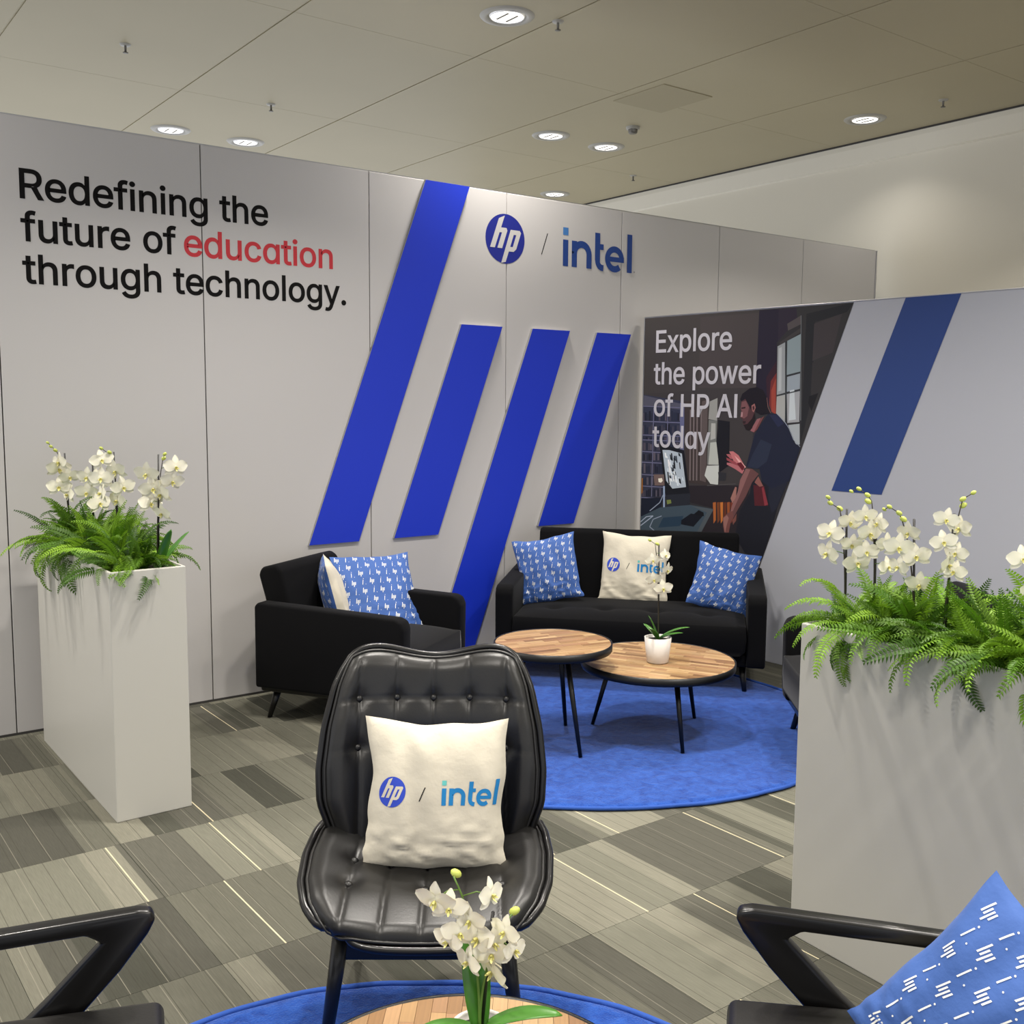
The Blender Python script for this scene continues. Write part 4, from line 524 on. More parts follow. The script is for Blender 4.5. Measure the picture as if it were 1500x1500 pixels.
# ------------------------------------------------------------------ wooden tables with staves
def clip_circle(x0, x1, y0, y1, r, n=8):
    """rectangle clipped by a circle, as a polygon"""
    pts = []
    cs = [(x0, y0), (x1, y0), (x1, y1), (x0, y1)]
    poly = cs
    # clip against a 72-gon
    for k in range(72):
        a = 2 * PI * (k + .5) / 72; nx, ny = math.cos(a), math.sin(a); out = []
        for i in range(len(poly)):
            p, q = poly[i], poly[(i + 1) % len(poly)]
            dp, dq = p[0] * nx + p[1] * ny - r, q[0] * nx + q[1] * ny - r
            if dp <= 0: out.append(p)
            if (dp < 0) != (dq < 0):
                t = dp / (dp - dq); out.append((p[0] + t * (q[0] - p[0]), p[1] + t * (q[1] - p[1])))
        poly = out
        if len(poly) < 3: return None
    return poly
def table(label, x, y, z, r, feet, grain, sw=.03, slen=.15, legtop=.5, base=RZ, seed=1, group=None):
    rnd = random.Random(seed)
    t = thing('round_coffee_table', label, 'table', (x, y, base)); z -= base
    lathe('tray_rim', [(0, z - .036), (r - .004, z - .036), (r, z - .03), (r, z + .003), (r - .006, z + .003), (r - .007, z - .008), (0, z - .008)], M['blackmetal'], t, seg=72)
    top = bpy.data.objects.new('table_top', None)
    R_ = r - .008; yy = -R_; rot = grain
    tb = lathe('table_top', [(0, z - .006), (R_ - .001, z - .006), (R_ - .001, z - .0075)], M['seam'], t, seg=60)
    while yy < R_:
        xx = -R_ - rnd.random() * slen
        while xx < R_:
            ln = slen * rnd.uniform(.6, 1.5)
            p = clip_circle(xx + .0004, xx + ln - .0004, yy + .0004, yy + sw - .0004, R_)
            if p and len(p) > 2:
                q = []
                for v in p:
                    if not q or (abs(v[0] - q[-1][0]) + abs(v[1] - q[-1][1])) > 1e-5: q.append(v)
                if len(q) > 2:
                    cxm = sum(v[0] for v in q) / len(q); cym = sum(v[1] for v in q) / len(q)
                    bm = prism_bm([(a - cxm, b - cym) for a, b in q], .006, plane='xy')
                    o = bm_obj('stave', bm, M['stave'], tb, (cxm * math.cos(rot) - cym * math.sin(rot), cxm * math.sin(rot) + cym * math.cos(rot), z - .002 + rnd.uniform(-.0003, .0003)))
                    o.rotation_euler = (0, 0, rot)
            xx += ln
        yy += sw
    for a, fr in feet:
        a = math.radians(a); c, s_ = math.cos(a), math.sin(a)
        tube('leg', [(c * r * legtop, s_ * r * legtop, z - .034), (c * fr, s_ * fr, .0)], [.0145, .009], M['blackmetal'], t, 12)
    return t
def ang(dx, dy): return math.degrees(math.atan2(dy, dx))
lc = (3.606, 3.594)
table('larger low round coffee table with wooden top holding the potted orchid', lc[0], lc[1], .388, .385,
      [(ang(3.42 - lc[0], 3.865 - lc[1]), .33), (ang(3.476 - lc[0], 3.285 - lc[1]), .335), (ang(3.923 - lc[0], 3.632 - lc[1]), .32)], math.radians(-62), seed=3, legtop=.62)
hc = (3.085, 3.785)
table('smaller taller round side table with bare wooden top overlapping the low table', hc[0], hc[1], .51, .287,
      [(ang(3.045 - hc[0], 3.524 - hc[1]), .265), (ang(3.29 - hc[0], 3.929 - hc[1]), .255), (ang(-.24, .12), .26)], math.radians(-12), seed=4, legtop=.45)
table('round wooden coffee table at the bottom edge with the nearest orchid on it', .975, 1.437, .388, .368,
      [(60, .31), (180, .31), (300, .31)], math.radians(52), seed=5, sw=.032, slen=.17)

# ------------------------------------------------------------------ cushions
LOGO_BARS = []
def mark_hp(cx, cy, s, rot):
    """four slanted bars, the left two set high and the right two low"""
    out = []; k = .30
    for bx, y0, y1 in ((-.54, -.45, 1.0), (-.18, -.45, .5), (.18, -1.0, .45), (.54, -.5, .45)):
        out.append([(bx - .095 + k * y0, y0), (bx + .095 + k * y0, y0), (bx + .095 + k * y1, y1), (bx - .095 + k * y1, y1)])
    return [[(cx + s * (a * math.cos(rot) - b * math.sin(rot)), cy + s * (a * math.sin(rot) + b * math.cos(rot))) for a, b in p] for p in out]
def mark_i(cx, cy, s, rot):
    out = [[(-.085 - .2, -.75), (.085 - .2, -.75), (.085 + .2, .65), (-.085 + .2, .65)]]
    d = [arc(.35, 1.0, .11, 0, 360, 6)[:-1], arc(.75, -.75, .10, 0, 360, 6)[:-1]]
    return [[(cx + s * (a * math.cos(rot) - b * math.sin(rot)), cy + s * (a * math.sin(rot) + b * math.cos(rot))) for a, b in p] for p in out + d]
def pattern(rot, step=.44, s=.082):
    polys = []; c, sn = math.cos(rot), math.sin(rot); n = 9
    for i in range(-n, n + 1):
        for j in range(-n, n + 1):
            x = (i * step + (j % 2) * step * .5) ; y = j * step * .5
            X, Y = x * c - y * sn, x * sn + y * c
            if max(abs(X), abs(Y)) < .99: polys += mark_hp(X, Y, s, rot)
            x2 = x + step * .5; X, Y = x2 * c - y * sn, x2 * sn + y * c
            if max(abs(X), abs(Y)) < .99: polys += mark_i(X, Y, s, rot)
    return polys
def cushion(name, label, size, th, mats, M4, seed, prints=(), back_prints=(), slump=.015, group=None, wr=.009):
    """mats: (front, back). M4 stands it: local x right, y up, z out of the front"""
    t = thing(name, label, 'cushion', group=group); t.matrix_world = M4
    h = size / 2; N = 44
    def side(u, v, sg):
        au, av = abs(u), abs(v)
        x = h * u * (1 - .085 * (1 - v * v) * au ** 1.5) ; y = h * v * (1 - .07 * (1 - u * u) * av ** 1.5)
        puff = max(0, (1 - u ** 2)) ** .55 * max(0, (1 - v ** 2)) ** .55
        z = th / 2 * puff
        # creases radiate from the corners and gather along the bottom
        low = max(0, -v - .25) / .75
        w = noise.noise(Vector((u * 3.2 + seed, v * 1.8 + u * 1.1 * sg, seed * 1.7))) * 1.2
        w += abs(noise.noise(Vector((u * 2.6 - v * 2.6, v * 8 + u * 2.5, seed)))) * 3.6 * low
        z += wr * w * min(1, puff * 2.2)
        x += .012 * low * noise.noise(Vector((v * 6, seed, u))) ; y -= slump * low * low * (.4 + .6 * (1 - u * u))
        y += .010 * noise.noise(Vector((u * 2.3, seed * 2, .3))) * av
        x += .010 * noise.noise(Vector((v * 2.3, seed * 3, .7))) * au
        return Vector((x, y, sg * z))
    for nm, sg, mm in (('front_cover', 1, mats[0]), ('back_cover', -1, mats[1])):
        V = [side(-1 + 2 * i / N, -1 + 2 * j / N, sg) for j in range(N + 1) for i in range(N + 1)]
        Fc = []
        for j in range(N):
            for i in range(N):
                q = (j * (N + 1) + i, j * (N + 1) + i + 1, (j + 1) * (N + 1) + i + 1, (j + 1) * (N + 1) + i)
                Fc.append(q if sg > 0 else q[::-1])
        mesh_obj(nm, V, Fc, mm, t, smooth=True)
    def do(nm, polys, m, lvl, sg):
        bm = bmesh.new()
        for p in polys:
            vs = [bm.verts.new((a, b, 0)) for a, b in p]
            try: f = bm.faces.new(vs)
            except ValueError: continue
        bmesh.ops.triangulate(bm, faces=bm.faces[:])
        for _ in range(3):
            es = [e for e in bm.edges if e.calc_length() > .07]
            if not es: break
            bmesh.ops.subdivide_edges(bm, edges=es, cuts=1); bmesh.ops.triangulate(bm, faces=[f for f in bm.faces if len(f.verts) > 3])
        for v in bm.verts:
            u, w = max(-.999, min(.999, v.co.x)), max(-.999, min(.999, v.co.y)); e = .01
            p = side(u, w, sg); n = (side(min(1, u + e), w, sg) - side(u - e, w, sg)).cross(side(u, min(1, w + e), sg) - side(u, w - e, sg))
            n = n.normalized() * (1 if n.z * sg > 0 else -1)
            v.co = p + n * (.0012 + .0005 * lvl)
        me = bpy.data.meshes.new(nm); bm.to_mesh(me); bm.free(); me.materials.append(m)
        o = bpy.data.objects.new(nm, me); COL.objects.link(o); o.parent = t
        me.polygons.foreach_set('use_smooth', [True] * len(me.polygons))
    for nm, polys, m, lvl in prints: do(nm, polys, m, lvl, 1)
    for nm, polys, m, lvl in back_prints: do(nm, polys, m, lvl, -1)
    return t
def white_prints(off=0.0):
    """logos laid out in cushion units (-1..1)"""
    s = .205; cx, cy = -.62, .02 + off
    tf = lambda P, k, x, y: [[(x + a * k, y + b * k) for a, b in p] for p in P]
    ik = 1.30
    return [('round_logo', tf(disc, s, cx, cy), M['hpblue_c'], 0), ('logo_letters', tf(hw, s, cx, cy), M['white_cloth'], 1),
            ('slash_mark', [[(-.22, -.09 + off), (-.205, -.09 + off), (-.13, .10 + off), (-.145, .10 + off)]], M['ink'], 0),
            ('word_logo', tf(il, ik, .09, -.14 + off), M['intelblue_c'], 0), ('logo_dot', tf(idot, ik, .09, -.14 + off), M['inteldot_c'], 0)]
def stand(x, y, z, facing, lean=12, roll=0):
    """facing: compass angle the front looks to (deg from +X); lean: tilts the top backwards; roll: spin in its own plane"""
    f = math.radians(facing)
    Mx = Matrix.Rotation(f + PI / 2, 4, 'Z')           # local -Y looks to facing
    # local x right, y up, z out : stand upright
    B = Matrix.Rotation(PI / 2, 4, 'X')
    return Matrix.Translation((x, y, z)) @ Mx @ Matrix.Rotation(math.radians(-lean), 4, 'X') @ B @ Matrix.Rotation(math.radians(roll), 4, 'Z')

# ------------------------------------------------------------------ black velvet armchairs and sofa
def taper_leg(parent, x, y, z, dx, dy, m=None, r0=.021, r1=.012, name='leg'):
    return tube(name, [(x, y, z), (x + dx, y + dy, 0)], [r0, r1], m or M['blackwood'], parent, 14)
def puffy(name, w, d, h, m, parent, loc, tufts=(), bulge=.02, rot=None, n=(40, 24), tdepth=.02):
    """upholstered block: rounded box with domed top and dimples at tufts (x,y in local)"""
    NX, NY = n; V, Fc = [], []
    def top(u, v):
        e = (1 - abs(u) ** 6) * (1 - abs(v) ** 6); x, y = u * w / 2, v * d / 2
        z = h / 2 - .022 * (1 - e) * 1.2 + bulge * (1 - u * u) * (1 - v * v)
        for tx, ty in tufts:
            q = ((x - tx) ** 2 + (y - ty) ** 2); z -= tdepth * math.exp(-q / .0022) + tdepth * .45 * math.exp(-abs(x - tx) / .09) * math.exp(-((y - ty) / .02) ** 2)
        return Vector((x * (1 - .02 * (1 - e)), y * (1 - .02 * (1 - e)), z))
    for j in range(NY + 1):
        for i in range(NX + 1): V.append(top(-1 + 2 * i / NX, -1 + 2 * j / NY))
    for j in range(NY):
        for i in range(NX):
            a = j * (NX + 1) + i; Fc.append((a, a + 1, a + NX + 2, a + NX + 1))
    ring = [i for i in range(NX + 1)] + [j * (NX + 1) + NX for j in range(1, NY + 1)] + [NY * (NX + 1) + i for i in range(NX - 1, -1, -1)] + [j * (NX + 1) for j in range(NY - 1, 0, -1)]
    prev = ring
    for dz, k in ((.03, 1.012), (h * .5, 1.02), (h - .03, 1.01), (h, .97)):
        cur = []
        for r_ in ring:
            p = V[r_]; cur.append(len(V)); V.append(Vector((max(-w / 2, min(w / 2, p.x)) * k, max(-d / 2, min(d / 2, p.y)) * k, h / 2 - dz)))
        for i in range(len(ring)):
            i2 = (i + 1) % len(ring); Fc.append((prev[i], cur[i], cur[i2], prev[i2]))
        prev = cur
    Fc.append(tuple(prev))
    o = mesh_obj(name, V, Fc, m, parent, loc, smooth=True)
    if rot: o.rotation_euler = rot
    return o
def arm(parent, x, w, d, z0, zf, zr, flare):
    """upholstered arm: side profile with rounded front top corner, slightly higher at the rear"""
    yf, yr = -d / 2, d / 2
    prof = [(yf + .01, z0), (yf, z0 + .05), (yf - .004, zf - .05), (yf + .012, zf - .014), (yf + .045, zf), (yr - .02, zr), (yr, zr - .02), (yr, z0)]
    bm = prism_bm(prof, w, .018, 3)
    for v in bm.verts: v.co.x += flare * (v.co.z - z0)
    return bm_obj('armrest', bm, M['velvet'], parent, (x, 0, 0), True)
def armchair(label, x, y, facing, mseat):
    t = thing('velvet_armchair', label, 'armchair', (x, y, 0), math.radians(facing + 90), 'black velvet armchairs')
    w, d = .79, .86
    box('base_frame', (0, -.0, .185), (w - .03, d - .05, .07), M['blackwood'], t, .012, 2, smooth=True)
    for s in (-1, 1): arm(t, s * (w / 2 - .05), .095, d, .17, .595, .62, 0)
    puffy('seat_cushion', w - .2, .66, .22, mseat, t, (0, -.115, .325), bulge=.015)
    bm = prism_bm([(-.075, -.25), (.06, -.25), (.085, .25), (.06, .285), (-.03, .285), (-.06, .25)], w - .20, .02, 3)
    bk = bm_obj('backrest', bm, M['velvet'], t, (0, .325, .525), True); bk.rotation_euler = (math.radians(-14), 0, 0)
    box('rear_panel', (0, d / 2 - .03, .38), (w - .02, .05, .40), M['velvet'], t, .015, 3, smooth=True)
    for sx in (-1, 1):
        for sy in (-1, 1): taper_leg(t, sx * (w / 2 - .085), sy * (d / 2 - .09), .155, sx * .03, sy * .04)
    return t
armchair('black velvet armchair on the left against the wall, two cushions on it', 2.635, 4.85, -57.6, M['velvet_seat'])
armchair('black velvet armchair mostly hidden behind the right planter', 4.27, 2.72, 139, M['velvet_seat'])

sofa = thing('velvet_sofa', 'black velvet sofa with buttoned seat under the photo print, three cushions on it', 'sofa', (4.335, 4.545, 0), math.radians(-48))
SW, SD = 1.57, .80
box('base_frame', (0, -.02, .20), (SW - .10, SD - .10, .07), M['velvet'], sofa, .012, smooth=True)
for s in (-1, 1): arm(sofa, s * (SW / 2 - .055), .105, SD, .165, .585, .63, 0)
puffy('seat_cushion', SW - .22, .64, .20, M['velvet'], sofa, (0, -.10, .335), tufts=[(-.45, -.12), (-.15, -.12), (.15, -.12), (.45, -.12)], bulge=.012, n=(90, 30), tdepth=.018)
bm = prism_bm([(-.07, -.24), (.06, -.24), (.075, .26), (.055, .29), (-.035, .29), (-.06, .265)], SW - .30, .02, 3)
bk = bm_obj('backrest', bm, M['velvet'], sofa, (0, .285, .565), True); bk.rotation_euler = (math.radians(-12), 0, 0)
box('rear_panel', (0, SD / 2 - .03, .36), (SW - .2, .05, .34), M['velvet'], sofa, .015, 3, smooth=True)
for sx in (-1, 1):
    for sy in (-1, 1): taper_leg(sofa, sx * (SW / 2 - .13), sy * (SD / 2 - .11), .17, sx * .02, sy * .07 if sy > 0 else -.05, r0=.024)

BL = M['blue_cloth']; WC = M['white_cloth']; PW = M['print_white']
pat = lambda rot, st=.44, s=.08: [('printed_pattern', pattern(rot, st, s), PW, 0)]
SF = -138
cushion('scatter_cushion', 'blue patterned cushion at the left end of the sofa', .405, .13, (BL, WC), stand(3.981, 4.952, .632, SF - 4, 16, 12.7), 2.2, pat(0))
cushion('scatter_cushion', 'white cushion with two printed logos in the middle of the sofa', .435, .12, (WC, BL), stand(4.451, 4.656, .632, SF, 16, -2.2), 7.4, white_prints())
cushion('scatter_cushion', 'blue patterned cushion at the right end of the sofa', .385, .13, (BL, WC), stand(4.716, 4.156, .606, SF + 8, 18, -14.7), 4.1, pat(-.1))
cushion('scatter_cushion', 'blue patterned cushion lying back on the left armchair, front one', .48, .13, (BL, WC), stand(2.80, 4.98, .595, -95, 32, 0), 3.3, pat(0))
cushion('scatter_cushion', 'cushion seen edge-on in the left armchair, white face and blue patterned back', .40, .13, (WC, BL), stand(2.52, 4.98, .62, -25, 14, 0), 5.6, (), pat(0))

# ------------------------------------------------------------------ leather lounge chair
def shell(parent, name, P, thick, pad, NS=60, NT=60, buttons=(), creases=()):
    """P(s,t)->point on the shell's inner face. Builds outer_shell, leather pad with tufting, piping and rim"""
    e = 1e-3
    def nrm(s, t):
        s = max(-1 + e, min(1 - e, s)); t = max(e, min(1 - e, t))
        n = (P(s + e, t) - P(s - e, t)).cross(P(s, t + e) - P(s, t - e)); return n.normalized()
    V, Fc = [], []
    for side_ in (0, 1):
        for j in range(25):
            for i in range(25):
                s, t = -1 + i / 12, j / 24; V.append(P(s, t) - nrm(s, t) * (.002 if side_ == 0 else thick))
    n = 25
    for j in range(24):
        for i in range(24):
            a = j * n + i; Fc.append((a, a + 1, a + n + 1, a + n)); b = a + n * n; Fc.append((b, b + n, b + n + 1, b + 1))
    bd = [(i, 0) for i in range(24)] + [(24, j) for j in range(24)] + [(i, 24) for i in range(24, 0, -1)] + [(0, j) for j in range(24, 0, -1)]
    for k in range(len(bd)):
        a = bd[k][1] * n + bd[k][0]; b = bd[(k + 1) % len(bd)]; b = b[1] * n + b[0]; Fc.append((a, a + n * n, b + n * n, b))
    sh = mesh_obj(name + '_shell', V, Fc, M['blackwood'], parent, smooth=True)
    V, Fc = [], []
    for j in range(NT + 1):
        for i in range(NS + 1):
            s, t = -1 + 2 * i / NS, j / NT; s *= .965; t = .018 + t * .964
            ed = min(1, (1 - abs(i / NS * 2 - 1)) * 9) ; et = min(1, min(j / NT, 1 - j / NT) * 16); k = (ed * et) ** .4
            V.append(P(s, t) + nrm(s, t) * (pad(s, t) * k + .001))
    for j in range(NT):
        for i in range(NS): a = j * (NS + 1) + i; Fc.append((a, a + 1, a + NS + 2, a + NS + 1))
    pd = mesh_obj(name + '_pad', V, Fc, M['leather'], parent, smooth=True)
    ring = [(s / 20, 0) for s in range(-20, 20)] + [(1, t / 30) for t in range(30)] + [(s / 20, 1) for s in range(20, -20, -1)] + [(-1, t / 30) for t in range(30, 0, -1)]
    loop_tube('rim', [P(s, t) - nrm(s, t) * thick * .45 for s, t in ring], thick * .62, M['blackwood'], sh, 10)
    loop_tube('piping', [P(s * .965, .018 + t * .964) + nrm(s, t) * .006 for s, t in ring], .0045, M['leather'], pd, 8)
    for s, t in buttons:
        c = P(s, t) + nrm(s, t) * (pad(s, t) + .007); q = nrm(s, t).to_track_quat('Z', 'Y')
        o = lathe('button', [(0, .007), (.006, .006), (.0105, .002), (.0115, -.005)], M['leather'], pd, tuple(c), 14); o.rotation_euler = q.to_euler()
    return sh
lc_ = thing('leather_lounge_chair', 'black buttoned leather lounge chair with wraparound back in the centre foreground', 'lounge chair', (1.40, 2.235, RZ), math.radians(234 + 90))
def interp(tab, t):
    for (a, x), (b, y) in zip(tab, tab[1:]):
        if t <= b:
            k = (t - a) / (b - a); k = k * k * (3 - 2 * k) if False else k; return x + (y - x) * k
    return tab[-1][1]
def smooth_interp(tab, t, h=.03): return sum(interp(tab, max(0, min(1, t + d))) for d in (-h, -h / 2, 0, h / 2, h)) / 5
BW = [(0, .60), (.05, .70), (.18, .87), (.35, .985), (.5, 1.0), (.68, .965), (.86, .89), (.95, .82), (1, .76)]
def PB(s, t):
    w = .309 * smooth_interp(BW, t, .02); x = s * w; L_ = .615; a = math.radians(14)
    zt = t * L_ - .016 * t ** 6 * math.cos(s * PI * 1.25) - .022 * abs(s) ** 8 * t ** 8
    y = -.55 * x * x * 1.6 - .02 * math.sin(t * PI)
    return Vector((x, .165 + zt * math.sin(a) + y + .0, .33 + zt * math.cos(a)))
def tuft(xs, ys, tx, ty, base, amp, X, Y, bt, vlines=True):
    """padding height at X,Y (metres) with seams through xs and ys"""
    v = base
    dx = min(abs(X - a) for a in xs); dy = min(abs(Y - a) for a in ys)
    v += amp * (1 - math.exp(-dx / .018)) - amp
    v -= .004 * math.exp(-(dx / .004) ** 2)
    v -= .004 * math.exp(-(dy / .004) ** 2)
    for bx, by in bt:
        q = ((X - bx) ** 2 + (Y - by) ** 2); v -= .010 * math.exp(-q / .0005) + .006 * math.exp(-q / .0025)
    return v
bxs = [-.212, -.106, 0, .106, .212]
bb = [(x, .615 * .784) for x in bxs] + [(x, .615 * .573) for x in bxs] + [(x, .615 * .37) for x in bxs[1:-1]]
def padB(s, t): return tuft(bxs, [.615 * .784, .615 * .573], 0, 0, .034, .006, s * .309 * smooth_interp(BW, t, .02), t * .615, bb)
btB = []
for x, y in bb: t = y / .615; btB.append((x / (.309 * smooth_interp(BW, t, .02)), t))
shell(lc_, 'back', PB, .016, padB, 84, 72, btB)
SWT = [(0, .93), (.12, .97), (.35, 1.0), (.6, .98), (.78, .91), (.9, .80), (.96, .71), (1, .60)]
def PS(s, t):   # t 0 rear -> 1 front; s flipped so the face looks up
    s = -s; w = .322 * smooth_interp(SWT, t, .02); x = s * w
    y = .195 - .48 * t - .03 * abs(s) ** 3 * (1 - t) + .035 * abs(s) ** 5 * t ** 10
    z = .378 + .010 * math.cos(t * 3) + .080 * abs(s) ** 2.3 * (1 - .80 * t ** 1.3) - .030 * max(0, t - .7) ** 1.5 * 6
    return Vector((x, y, z))
sbx = [-.20, -.10, 0, .10, .20]
def sxy(s, t): return -s * .322 * smooth_interp(SWT, t, .02), t * .48
sb = [(x, .48 * .36) for x in sbx] + [(x, .48 * .60) for x in sbx[::2]]
def padS(s, t):
    X, Y = sxy(s, t); return tuft(sbx, [-1], 0, 0, .034, .004, X, Y, sb)
btS = []
for x, y in sb: t = y / .48; btS.append((-x / (.322 * smooth_interp(SWT, t, .02)), t))
shell(lc_, 'seat', PS, .018, padS, 84, 60, btS)
box('apron', (0, -.155, .285), (.41, .035, .085), M['blackwood'], lc_, .008)
box('apron', (0, .17, .295), (.36, .035, .055), M['blackwood'], lc_, .008)
box('seat_support', (0, .02, .325), (.10, .34, .035), M['blackwood'], lc_, .006)
for sx in (-1, 1):
    tube('leg', [(sx * .20, -.15, .36), (sx * .248, -.205, 0)], [.024, .014], M['blackwood'], lc_, 14)
    tube('leg', [(sx * .18, .18, .36), (sx * .225, .28, 0)], [.024, .014], M['blackwood'], lc_, 14)
tube('back_post', [(0, .08, .30), (0, .20, .31), (0, .27, .42), (0, .33, .62)], .02, M['blackwood'], lc_, 12)
fdir = math.radians(234)
cushion('scatter_cushion', 'white cushion with two printed logos propped on the leather lounge chair', .388, .13, (WC, BL), stand(1.441, 2.256, .622, 234, 13, -.7), 9.2, white_prints())

# ------------------------------------------------------------------ wooden-armed leather easy chairs in front
def easy_chair(label, x, y, facing, seed):
    t = thing('wooden_arm_easy_chair', label, 'armchair', (x, y, .004), math.radians(facing + 90), 'wooden-armed easy chairs')
    for s in (-1, 1):
        # side frame: arm bar, rounded nose, diagonal strut, legs; y negative = front
        nose = [(-.37 + .0, .560), (-.385, .578), (-.388, .596), (-.378, .612), (-.355, .618)]
        prof = nose + [(.30, .575), (.32, .560), (.315, .545), (-.235, .565), (-.06, .335), (.36, .335), (.36, .30), (-.02, .30), (-.10, .30), (-.30, .02 - .0), (-.335, 0), (-.36, 0), (-.17, .30)]
        prof = [(-.39, .594), (-.382, .612), (-.355, .618), (-.10, .612), (.30, .600), (.325, .590), (.318, .572), (.08, .575), (-.255, .580), (-.285, .560), (-.175, .45), (-.085, .37), (-.065, .345),
                (.30, .345), (.30, .30), (-.02, .30), (-.06, .26), (-.075, .0), (-.10, .0), (-.13, .25), (-.145, .31), (-.23, .40), (-.32, .495), (-.375, .565)]
        bm = prism_bm(prof, .036, .008, 3)
        bm_obj('side_frame', bm, M['blackwood'], t, (s * .305, 0, 0), True)
        tube('leg', [(s * .30, .26, .33), (s * .315, .40, 0)], [.02, .013], M['blackwood'], t, 12)
    box('front_rail', (0, -.10, .31), (.58, .03, .05), M['blackwood'], t, .006)
    box('rear_rail', (0, .28, .31), (.58, .03, .05), M['blackwood'], t, .006)
    st = box('seat_cushion', (0, -.09, .395), (.57, .62, .095), M['leather'], t, .022, 4, smooth=True)
    st.rotation_euler = (math.radians(3), 0, 0)
    bk = box('back_cushion', (0, .36, .66), (.57, .11, .56), M['leather'], t, .03, 4, smooth=True); bk.rotation_euler = (math.radians(-17), 0, 0)
    box('back_rail', (0, .44, .88), (.60, .03, .06), M['blackwood'], t, .01)
    for s in (-1, 1): tube('back_post', [(s * .28, .30, .31), (s * .285, .47, .93)], [.016, .013], M['blackwood'], t, 10)
    return t
easy_chair('easy chair with black wooden arms cut off by the left edge', .168, 1.889, -17, 1)
easy_chair('easy chair with black wooden arms at the lower right holding a blue cushion', 1.63, .867, 130, 2)
cushion('scatter_cushion', 'large blue cushion with slanted bar marks in the lower right corner', .41, .14, (BL, WC), stand(1.745, .862, .53, 185, 22, -31), 6.1, pat(.0, .5, .10))
cushion('scatter_cushion', 'blue cushion barely showing at the bottom left edge', .40, .13, (BL, WC), stand(.10, 2.02, .62, -32, 20, 0), 8.1, pat(0))

# ------------------------------------------------------------------ planters
def planter(label, x, y, rz, L_):
    t = thing('tall_planter', label, 'planter', (x, y, 0), rz)      # origin: corner; x 0..0.3, y 0..L
    H_, w, th = 1.0, .30, .012
    bm = bmesh.new()
    o_ = [(0, 0), (w, 0), (w, L_), (0, L_)]; i_ = [(th, th), (w - th, th), (w - th, L_ - th), (th, L_ - th)]
    vb = [bm.verts.new((a, b, 0)) for a, b in o_]; vt = [bm.verts.new((a, b, H_)) for a, b in o_]; wt = [bm.verts.new((a, b, H_)) for a, b in i_]; wb_ = [bm.verts.new((a, b, H_ - .12)) for a, b in i_]
    bm.faces.new(vb[::-1])
    for k in range(4):
        k2 = (k + 1) % 4; bm.faces.new((vb[k], vb[k2], vt[k2], vt[k])); bm.faces.new((vt[k], vt[k2], wt[k2], wt[k])); bm.faces.new((wt[k], wt[k2], wb_[k2], wb_[k]))
    bm.faces.new(wb_)
    es = [e for e in bm.edges if all(v in vt or v in vb for v in e.verts)]
    bmesh.ops.bevel(bm, geom=es, offset=.004, segments=2, profile=.5, affect='EDGES')
    bm_obj('box_body', bm, M['planter'], t)
    V, Fc = [], []
    for j in range(31):
        for i in range(9):
            a, b = th + (w - 2 * th) * i / 8, th + (L_ - 2 * th) * j / 30; V.append((a, b, H_ - .035 + .012 * noise.noise(Vector((a * 30, b * 30, x)))))
    for j in range(30):
        for i in range(8): k = j * 9 + i; Fc.append((k, k + 1, k + 10, k + 9))
    mesh_obj('soil', V, Fc, M['soil'], t)
    return t
planter('tall white planter on the left by the lettered wall', 1.097, 4.05, 0, 1.22)
pr = planter('tall white planter at the right edge, long side facing left', 2.56 - .08, .75, 0, 1.20)
RA = math.radians(-3.2)
# right planter: turn about its far-left corner
far = Vector((2.561, 1.943, 0)); pr.rotation_euler = (0, 0, RA)
pr.location = far - Matrix.Rotation(RA, 3, 'Z') @ Vector((0, 1.20, 0))

# ------------------------------------------------------------------ ferns
def frond_mesh(k):
    rnd = random.Random(k); V, Fc = [], []
    n = 30; droop = (.25, .5, .8, 1.1, 1.5, .65, .95, .1)[k]; P_ = []
    # rachis in the xz plane, unit length, rises then droops
    a = math.radians(42 if k != 4 else 22); x = z = 0
    for i in range(n + 1):
        P_.append(Vector((x, .05 * math.sin(i / n * 3 + k) * (i / n), z))); a -= droop * 2.1 / n * (.4 + i / n); x += math.cos(a) / n; z += math.sin(a) / n
    tv, tf = tube_data(P_[::3], [.006 * (1 - .8 * i / 10) for i in range(len(P_[::3]))], 4, False); V += tv; Fc += tf
    for i in range(3, n + 1):
        t = i / n; L_ = .125 * (math.sin(min(1, t * 1.25 + .12) * PI * .5) if t < .6 else 1) * (1 - max(0, t - .45) / .58) ** .75 + .012
        d = (P_[i] - P_[i - 1]).normalized(); up = Vector((-d.z, 0, d.x))
        for s in (-1, 1):
            base = P_[i]; out = (Vector((0, s, 0)) + d * .32 + up * rnd.uniform(-.12, .18)).normalized()
            w = .036 * (.5 + .5 * L_ / .125); m_ = base + out * L_ * .5 + up * .012; tip = base + out * L_ + d * .015 - up * L_ * rnd.uniform(.1, .3)
            q = base + out * L_ * .18
            b = len(V)
            V += [base, q + d * w * .5, m_ + d * w * .42, tip, m_ - d * w * .42 - up * .004, q - d * w * .5]
            Fc += [(b, b + 1, b + 2, b + 4), (b, b + 4, b + 5), (b + 2, b + 3, b + 4)]
    me = bpy.data.meshes.new('frond'); me.from_pydata([tuple(v) for v in V], [], Fc); me.materials.append(M['fern']); me.update()
    return me
FR = [frond_mesh(k) for k in range(8)]
